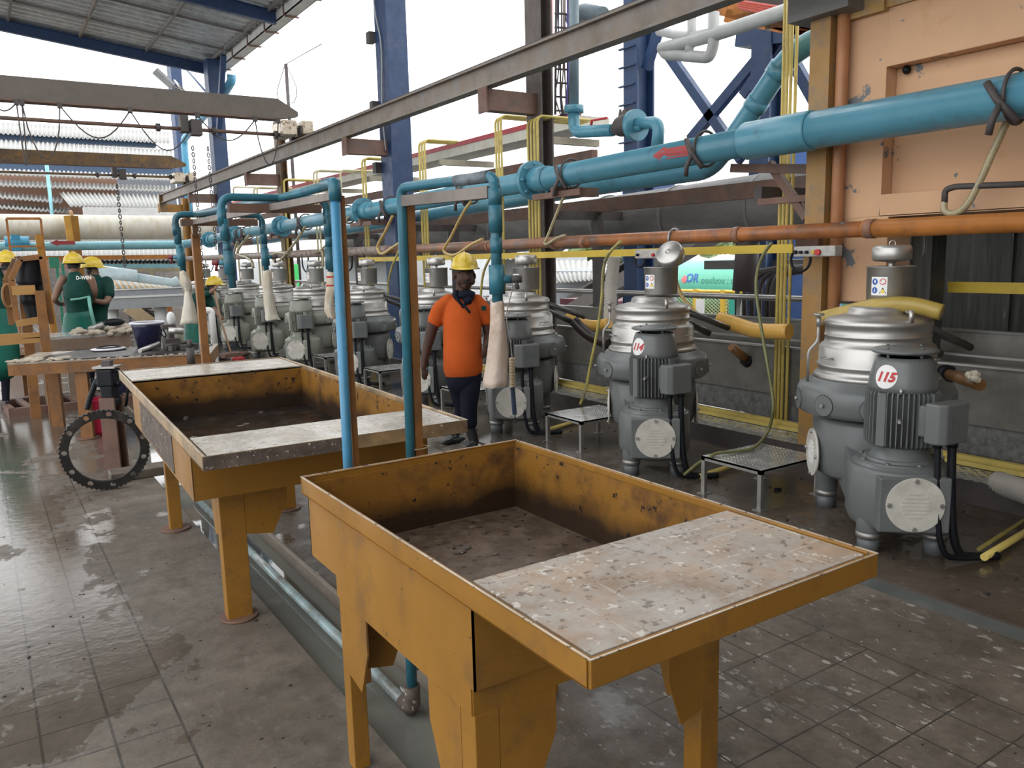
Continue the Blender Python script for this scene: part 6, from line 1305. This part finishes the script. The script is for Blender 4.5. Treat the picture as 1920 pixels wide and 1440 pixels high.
# ---------------------------------------------------------------- people
def helmet(t, P, s, px, py, hw, yaw=0, brim=1, strap=True):      # P maps (px, py, depth) to space, s metres per pixel
    c = P(px, py, 0); r = hw*s; b = B(); R = Matrix.Rotation(-YAW+yaw, 3, 'Z')
    vs = []; fs = []; n, m = 28, 9
    for i in range(m+1):
        f = PI/2*i/m
        for k in range(n):
            g = 2*PI*k/n; rid = 1+.04*max(0, math.cos(g*2))**8*(i > 2)
            p = V((r*.90*math.cos(g)*math.sin(f)*rid, r*1.12*math.sin(g)*math.sin(f), r*1.02*math.cos(f))); vs.append(c+R @ p)
    for i in range(m):
        for k in range(n): fs.append((i*n+k, (i+1)*n+k, (i+1)*n+(k+1) % n, i*n+(k+1) % n))
    b.add(vs, fs, True); vs = []; fs = []
    for j, (e, z) in enumerate(((1.0, 0), (1.12, -.05), (1.13, -.09), (1.0, -.07))):
        for k in range(n):
            g = 2*PI*k/n; front = max(0, -math.sin(g))**2*.28 if e > 1 else 0
            vs.append(c+R @ V((r*.90*math.cos(g)*e, r*(1.12*e+front)*math.sin(g), r*(z-front*.3))))
    for j in range(4):
        for k in range(n): fs.append((j*n+k, (j+1) % 4*n+k, (j+1) % 4*n+(k+1) % n, j*n+(k+1) % n))
    b.add(vs, fs, True); b.tube([c+R @ V((0, -r*1.05*math.sin(a), r*1.03*math.cos(a))) for a in [x*.2-1.2 for x in range(13)]], r*.07, 8)
    h = b.obj('hard_hat', HATM, t)
    if strap: b = B(); b.ring(c+V((0, 0, -r*.1)), (0, 0, 1), r*.99, r*.06, 28, 6, 1.0, 1.06); b.obj('hat_band', NAVY, h)
    return h
def limb(b, P, s, pts):     # pts (px, py, dd metres, radius px)
    b.tube(smooth([P(x, y, d) for x, y, d, r in pts], 5), [0]*0 or interp([r*s for x, y, d, r in pts], 5), 28)
    for x, y, d, r in (pts[0], pts[-1]): b.ell(P(x, y, d), r*s, 24, 14)
def interp(r, n):
    out = []
    for i in range(len(r)-1): out += [r[i]+(r[i+1]-r[i])*j/n for j in range(n)]
    return out+[r[-1]]
def hand(b, P, s, px, py, dx, dy, k=1, d=0):     # wrist at px,py ; direction dx,dy
    L = math.hypot(dx, dy); ux_, uy_ = dx/L, dy/L; nx, ny = -uy_, ux_
    pm = P(px+ux_*7*k, py+uy_*7*k, d); a = (P(px+ux_*10, py+uy_*10, d)-P(px, py, d)).normalized(); w_ = (P(px+nx*10, py+ny*10, d)-P(px, py, d)).normalized(); n_ = a.cross(w_)
    R = Matrix((w_, n_, a)).transposed()
    b.ell(pm, (5.5*k*s, 3.4*k*s, 8.5*k*s), 12, 8, R)
    for j, (o, ln) in enumerate(((-4.2, 9), (-1.5, 11), (1.3, 10.5), (4.0, 8))):
        p0 = pm+w_*(o*k*s)+a*(6*k*s); p1 = p0+a*(ln*.55*k*s)+n_*(1.2*k*s); p2 = p1+a*(ln*.4*k*s)+n_*(3.2*k*s); b.tube([p0-a*.01, p0, p1, p2], [1.9*k*s, 1.9*k*s, 1.7*k*s, 1.25*k*s], 8); b.ell(p2, 1.3*k*s, 8, 5)
    p0 = pm-w_*(4.5*k*s)-a*(2*k*s); p1 = p0-w_*(3*k*s)+a*(5*k*s); p2 = p1+a*(5*k*s)+n_*(2*k*s); b.tube([p0, p1, p2], [2.4*k*s, 2*k*s, 1.4*k*s], 8); b.ell(p2, 1.45*k*s, 8, 5)

# man in the orange polo shirt
fp = V((3.53, 6.23, 0)); D0 = (fp-CAMP).dot(_f); s = D0/FPX
P = lambda px, py, dd=0: AD(px, py, D0+dd)
t = thing('person', 'man in orange polo shirt and yellow helmet walking past the separators', 'person', fp)
b = B()
RH_ = Matrix.Rotation(-YAW+.12, 3, 'Z')
b.ell(P(870, 505, .01), (18.5*s, 22*s, 24*s), 20, 12, RH_)          # skull
b.ell(P(872, 522, -.03), (15.5*s, 17*s, 20*s), 18, 12, RH_)          # face
b.ell(P(874, 536, -.055), (10*s, 10*s, 7.5*s), 12, 8, RH_)              # chin
for x in (862, 885): b.ell(P(x, 527, -.065), (6.5*s, 6*s, 8*s), 10, 8)   # cheeks
b.ell(P(873, 510, -.085), (14*s, 5*s, 3.4*s), 12, 6, RH_)               # brow
b.tube([P(875, 512, -.10), P(877, 518, -.118), P(877, 523, -.125)], [2.4*s, 3*s, 4*s], 10); b.ell(P(877, 523.5, -.117), (5.2*s, 4*s, 3*s), 10, 6)  # nose
b.ell(P(876, 531.5, -.104), (6.5*s, 3.5*s, 1.8*s), 10, 6); b.ell(P(876, 534.5, -.10), (5.5*s, 3.5*s, 2*s), 10, 6)  # lips
b.ell(P(850.5, 519, .01), (2.8*s, 4.5*s, 7.5*s), 10, 8); b.ell(P(890, 518, .01), (2.4*s, 4*s, 7*s), 10, 8)   # ears
limb(b, P, s, [(868, 530, .02, 12.5), (868, 548, .03, 13), (868, 560, .03, 17)])
limb(b, P, s, [(869, 560, .03, 22), (868, 590, .02, 29), (868, 630, 0, 30), (869, 675, 0, 29), (870, 700, .0, 27)])
limb(b, P, s, [(830, 572, .03, 13), (815, 600, .04, 12), (804, 640, .03, 9.5), (800, 655, .0, 8.5), (796, 675, -.03, 7), (794, 690, -.05, 5)])
hand(b, P, s, 794, 690, 1, 12, .95, -.05)
limb(b, P, s, [(902, 572, .03, 12), (911, 600, .05, 10.5), (915, 625, .05, 8.5), (913, 640, -.04, 7), (910, 650, -.12, 5)])
hand(b, P, s, 910, 651, -2, 8, .9, -.13)
limb(b, P, s, [(858, 700, .02, 17), (862, 740, .03, 14), (863, 768, .06, 10.5), (856, 790, .13, 9), (852, 812, .18, 8)])
limb(b, P, s, [(884, 700, -.02, 17), (880, 740, -.06, 14), (878, 768, -.07, 11), (882, 795, -.06, 9), (888, 825, -.04, 8)])
b.obj('body', SKIN, t, rm=.0065, smn=6)
b = B()
for x in (865, 884): b.ell(P(x, 515.5, -.083), (2.8*s, 1.8*s, 1.3*s), 10, 6)
b.obj('eyes', M('eye', (.20, .18, .17), .4), t)
b = B()
for x in (865.5, 884.5): b.ell(P(x, 515.6, -.0915), (1.3*s, .8*s, 1.2*s), 8, 5)
b.obj('pupils', BLK, t)
b = B(); b.tube([P(867, 531, -.112), P(872, 528.5, -.124), P(880, 528.5, -.126), P(885, 531, -.112)], [1.3*s, 2.2*s, 2.2*s, 1.2*s], 8); 
for x0, x1 in ((859, 871), (879, 890)): b.tube([P(x0, 511, -.095), P((x0+x1)/2, 508.5, -.108), P(x1, 510, -.10)], 1.2*s, 6)
b.ell(P(869, 505, .035), (19.3*s, 21*s, 23*s), 18, 10, RH_)
b.obj('hair', HAIR, t)
helmet(t, P, s, 871, 501, 27, .12)
b = B()
limb(b, P, s, [(868, 556, .03, 17), (867, 572, .03, 30), (867, 600, .02, 36), (867, 640, 0, 36), (868, 670, -.01, 37), (868, 688, -.01, 37)])
limb(b, P, s, [(842, 566, .03, 15), (826, 580, .035, 16), (817, 600, .04, 15.5)])
limb(b, P, s, [(892, 566, .03, 15), (907, 582, .035, 14.5), (913, 600, .045, 13)])
b.ell(P(868, 646, -.07), (27*s, 12*s, 30*s), 16, 10)
sh = b.obj('polo_shirt', ORSH, t, rm=.008, smn=8)
b = B(); b.tube([P(856, 545, -.06), P(854, 556, -.075), P(868, 574, -.13), P(882, 560, -.085), P(888, 548, -.06)], [4*s, 5*s, 4.5*s, 5*s, 4*s], 8); b.ring(P(869, 551, .02), V((0, 0, 1)), 18.5*s, 3.6*s, 24, 8); b.tube([P(869, 572, -.15), P(881, 586, -.178)], 2.2*s, 6); b.ell(P(874, 553, -.055), (17*s, .075, 10*s), 18, 10); b.ell(P(876, 563, -.085), (8.5*s, .06, 9*s), 14, 8); b.obj('collar', NAVY, sh)  # collar and placket; the dark bib also carries the neck's shadow as colour
b = B(); b.cbox(P(907, 578, -.125), (9*s, .012, 9*s), -YAW); b.obj('chest_badge', GRND, sh, bevel=.002)
b = B()
limb(b, P, s, [(869, 690, 0, 34.5), (869, 712, 0, 33)])
limb(b, P, s, [(855, 702, .02, 19.5), (861, 735, .03, 18), (866, 765, .06, 14.5), (863, 777, .08, 12.5)])
limb(b, P, s, [(884, 702, -.02, 19.5), (881, 735, -.06, 18.5), (879, 765, -.07, 15.5), (880, 792, -.06, 15)])
b.obj('trousers', NAVY, t, rm=.008, smn=5)
b = B(); limb(b, P, s, [(879, 780, -.065, 10.5), (882, 800, -.06, 9.5), (889, 828, -.04, 9)]); b.ell(P(884, 838, -.12), (9*s, .13, 6.5*s), 14, 8, Matrix.Rotation(-YAW-.3, 3, 'Z')); b.obj('rubber_boot', BOOT, t, rm=.008, smn=4)
b = B(); limb(b, P, s, [(861, 768, .07, 10.5), (856, 792, .13, 9.5), (854, 812, .16, 9)]); b.ell(P(850, 826, .08), (9*s, .14, 6.5*s), 14, 8, Matrix.Rotation(-YAW-.9, 3, 'Z')); b.obj('rubber_boot', BOOT, t, rm=.008, smn=4)

def worker(label, dep, hp, hw, head, torso, arms, apron, legs, skin=SKIN2, hands=(), faceside=0, shirt=GRND, extra=None, yaw=0):
    f0 = AD(legs[0][0], legs[0][1], dep); fp_ = V((f0.x, f0.y, 0)); s = dep/FPX; P = lambda px, py, dd=0: AD(px, py, dep+dd)
    t = thing('person', label, 'person', fp_)
    za, zb_ = P(legs[0][0], legs[0][1]).z, P(legs[0][0], legs[0][1]+10).z; yg = legs[0][1]+(.05-za)*10/(zb_-za)
    legs = [legs[0]]+[lg[:-2]+[(lg[-2][0], yg-10, lg[-2][2], lg[-2][3]), (lg[-1][0], yg, lg[-1][2], lg[-1][3])] for lg in legs[1:]]
    b = B(); hx, hy, hr = head
    b.ell(P(hx, hy, 0), (hr*.85*s, hr*1.0*s, hr*1.15*s), 16, 10); b.ell(P(hx+faceside*hr*.25, hy+hr*.7, -.01), (hr*.6*s, hr*.7*s, hr*.6*s), 12, 8)
    if faceside: b.ell(P(hx+faceside*hr*.9, hy+hr*.3, 0), (hr*.2*s, hr*.15*s, hr*.25*s), 8, 6)
    for k in (-1, 1):
        if faceside*k <= 0: b.ell(P(hx+k*hr*.85, hy+hr*.2, 0), (hr*.13*s, hr*.2*s, hr*.3*s), 8, 6)
    limb(b, P, s, [(hx, hy+hr*.8, .01, hr*.55), (torso[0][0], torso[0][1], 0, hr*.65)])
    limb(b, P, s, [(x, y, d, r*.85) for x, y, d, r in torso])
    for a in arms: limb(b, P, s, a)
    for h in hands: hand(b, P, s, *h)
    for lg in legs[1:]: limb(b, P, s, lg)
    b.obj('body', skin, t, rm=.010, smn=4)
    b = B(); b.ell(P(hx-faceside*hr*.2, hy-1, .0), (hr*.92*s, hr*1.05*s, hr*.9*s), 14, 8); b.obj('hair', HAIR, t)
    helmet(t, P, s, hp[0], hp[1], hw, yaw)
    b = B(); limb(b, P, s, torso)
    for a in arms:
        if shirt is GRND and a[0][3] > 0 and extra != 'bare': limb(b, P, s, [(x, y, d, r*1.35) for x, y, d, r in a[:2]])
    b.obj('vest', GRN if shirt is GRN else GRND, t, rm=.012, smn=6)
    b = B(); limb(b, P, s, apron); ap = b.obj('rubber_apron', GRN, t, rm=.014, smn=6)
    b = B()
    for lg in legs[1:]: limb(b, P, s, [(x, y, d, r*1.12) for x, y, d, r in lg[:-1]])
    b.obj('trousers', NAVY, t, rm=.014, smn=3)
    b = B()
    for lg in legs[1:]: limb(b, P, s, [(lg[-2][0], lg[-2][1], lg[-2][2], lg[-2][3]*1.3), (lg[-1][0], lg[-1][1], lg[-1][2], lg[-1][3]*1.4)])
    b.obj('boots', BOOT, t, rm=.014)
    return t, P, s, ap
LG = lambda x, y0, y1, w=8, sp=9: [(x, y1), [(x-sp, y0, 0, w), (x-sp, (y0+y1)/2, 0, w*.8), (x-sp-1, y1-12, 0, w*.6), (x-sp-1, y1-2, 0, w*.6)], [(x+sp, y0, 0, w), (x+sp, (y0+y1)/2, 0, w*.8), (x+sp+1, y1-12, 0, w*.6), (x+sp+1, y1-2, 0, w*.6)]]
t1, P1, s1, _ = worker('worker in green vest seen from behind, left of the pair at the rear table', 10.9, (138, 492), 18.5, (138, 500, 12), [(141, 522, 0, 14), (145, 535, 0, 25), (147, 558, 0, 25), (146, 580, 0, 20), (146, 600, 0, 21)],
       [[(118, 524, 0, 8), (107, 548, 0, 6.5), (103, 562, -.02, 5.5), (112, 570, .15, 4.5)], [(170, 524, 0, 8), (176, 545, .05, 7), (174, 560, .15, 5)]], [(148, 600, .02, 26), (150, 625, .05, 31), (152, 655, .05, 36)], LG(150, 610, 722), yaw=PI, hands=[(112, 570, 6, 1, .6, .16)], extra='bare')
v, f = text2d('D-WIN', .065, 0, .002); b = B(); Rm = Matrix.Rotation(-YAW, 3, 'Z'); c = P1(156, 521, -.26); b.add([c+Rm @ V((x, -.0+abs(x)*.12, y)) for x, y, z in v], f); b.obj('back_lettering', WHITE, t1)
b = B(); b.tube([P1(166, 556, -.19), P1(170, 580, -.2), P1(178, 612, -.2)], .022, 6); b.tube([P1(133, 562, -.2), P1(150, 560, -.24), P1(168, 556, -.19)], .015, 6); b.obj('apron_strap', M('strap_mint', (.15, .38, .32), .5), t1)
worker('worker in dark green short sleeves turned right, right one of the pair', 11.3, (173, 500), 17.5, (175, 509, 11), [(178, 524, 0, 12), (182, 536, 0, 20), (184, 560, 0, 21), (182, 580, 0, 18), (182, 600, 0, 18)],
       [[(200, 530, 0, 9), (204, 552, -.05, 7.5), (198, 566, -.12, 5.5), (178, 564, -.2, 4.5)]], [(180, 590, 0, 16), (181, 606, 0, 18), (181, 640, 0, 19)], LG(180, 610, 712, 7, 7), hands=[(180, 564, -6, -1, .6, -.2)], faceside=1, yaw=PI/2+.2)
worker('worker in green apron cut off by the left picture edge', 9.6, (13, 490), 20, (15, 503, 13), [(-2, 515, 0, 14), (-6, 530, 0, 24), (-6, 560, 0, 26), (-6, 590, 0, 25)],
       [[(2, 540, 0, 9), (9, 565, -.03, 7.5), (14, 585, .1, 5.5), (24, 592, .25, 4.5)]], [(-6, 585, 0, 26), (-4, 620, 0, 32), (-2, 680, 0, 36)], LG(0, 640, 752, 9, 10), hands=[(24, 592, 6, 0, .6, .25)], faceside=0, yaw=PI)
tw, Pw, sw, _ = worker('bending worker in green apron and yellow helmet sweeping with a broom', 12.6, (402, 533), 14.5, (396, 541, 9.5), [(386, 548, 0, 10), (376, 560, 0, 17), (368, 580, 0, 18), (366, 602, 0, 17)],
       [[(376, 556, -.1, 6), (392, 550, -.2, 4.5), (400, 544, -.22, 3.6)], [(392, 560, .1, 6), (398, 575, .05, 4.5), (411, 592, 0, 3.6)]], [(366, 600, 0, 18), (368, 630, 0, 22), (370, 655, 0, 24)], LG(368, 620, 668, 8, 8), hands=[(401, 543, 3, -3, .5, -.22), (411, 592, 3, 3, .5, 0)], faceside=1, yaw=PI/2+.5)
b = B(); b.tube([Pw(402, 545, -.22), Pw(414, 600, -.02), Pw(434, 664, -.3)], .016, 8); t = thing('broom', 'long wooden broom held by the bending worker', 'broom', Pw(434, 668, -.3)); b.obj('stick', M('wood', (.32, .20, .12), .6), t)
b = B(); c = Pw(434, 666, -.3); b.cbox(c, (.3, .08, .06), .4); b.obj('head', RUST, t)
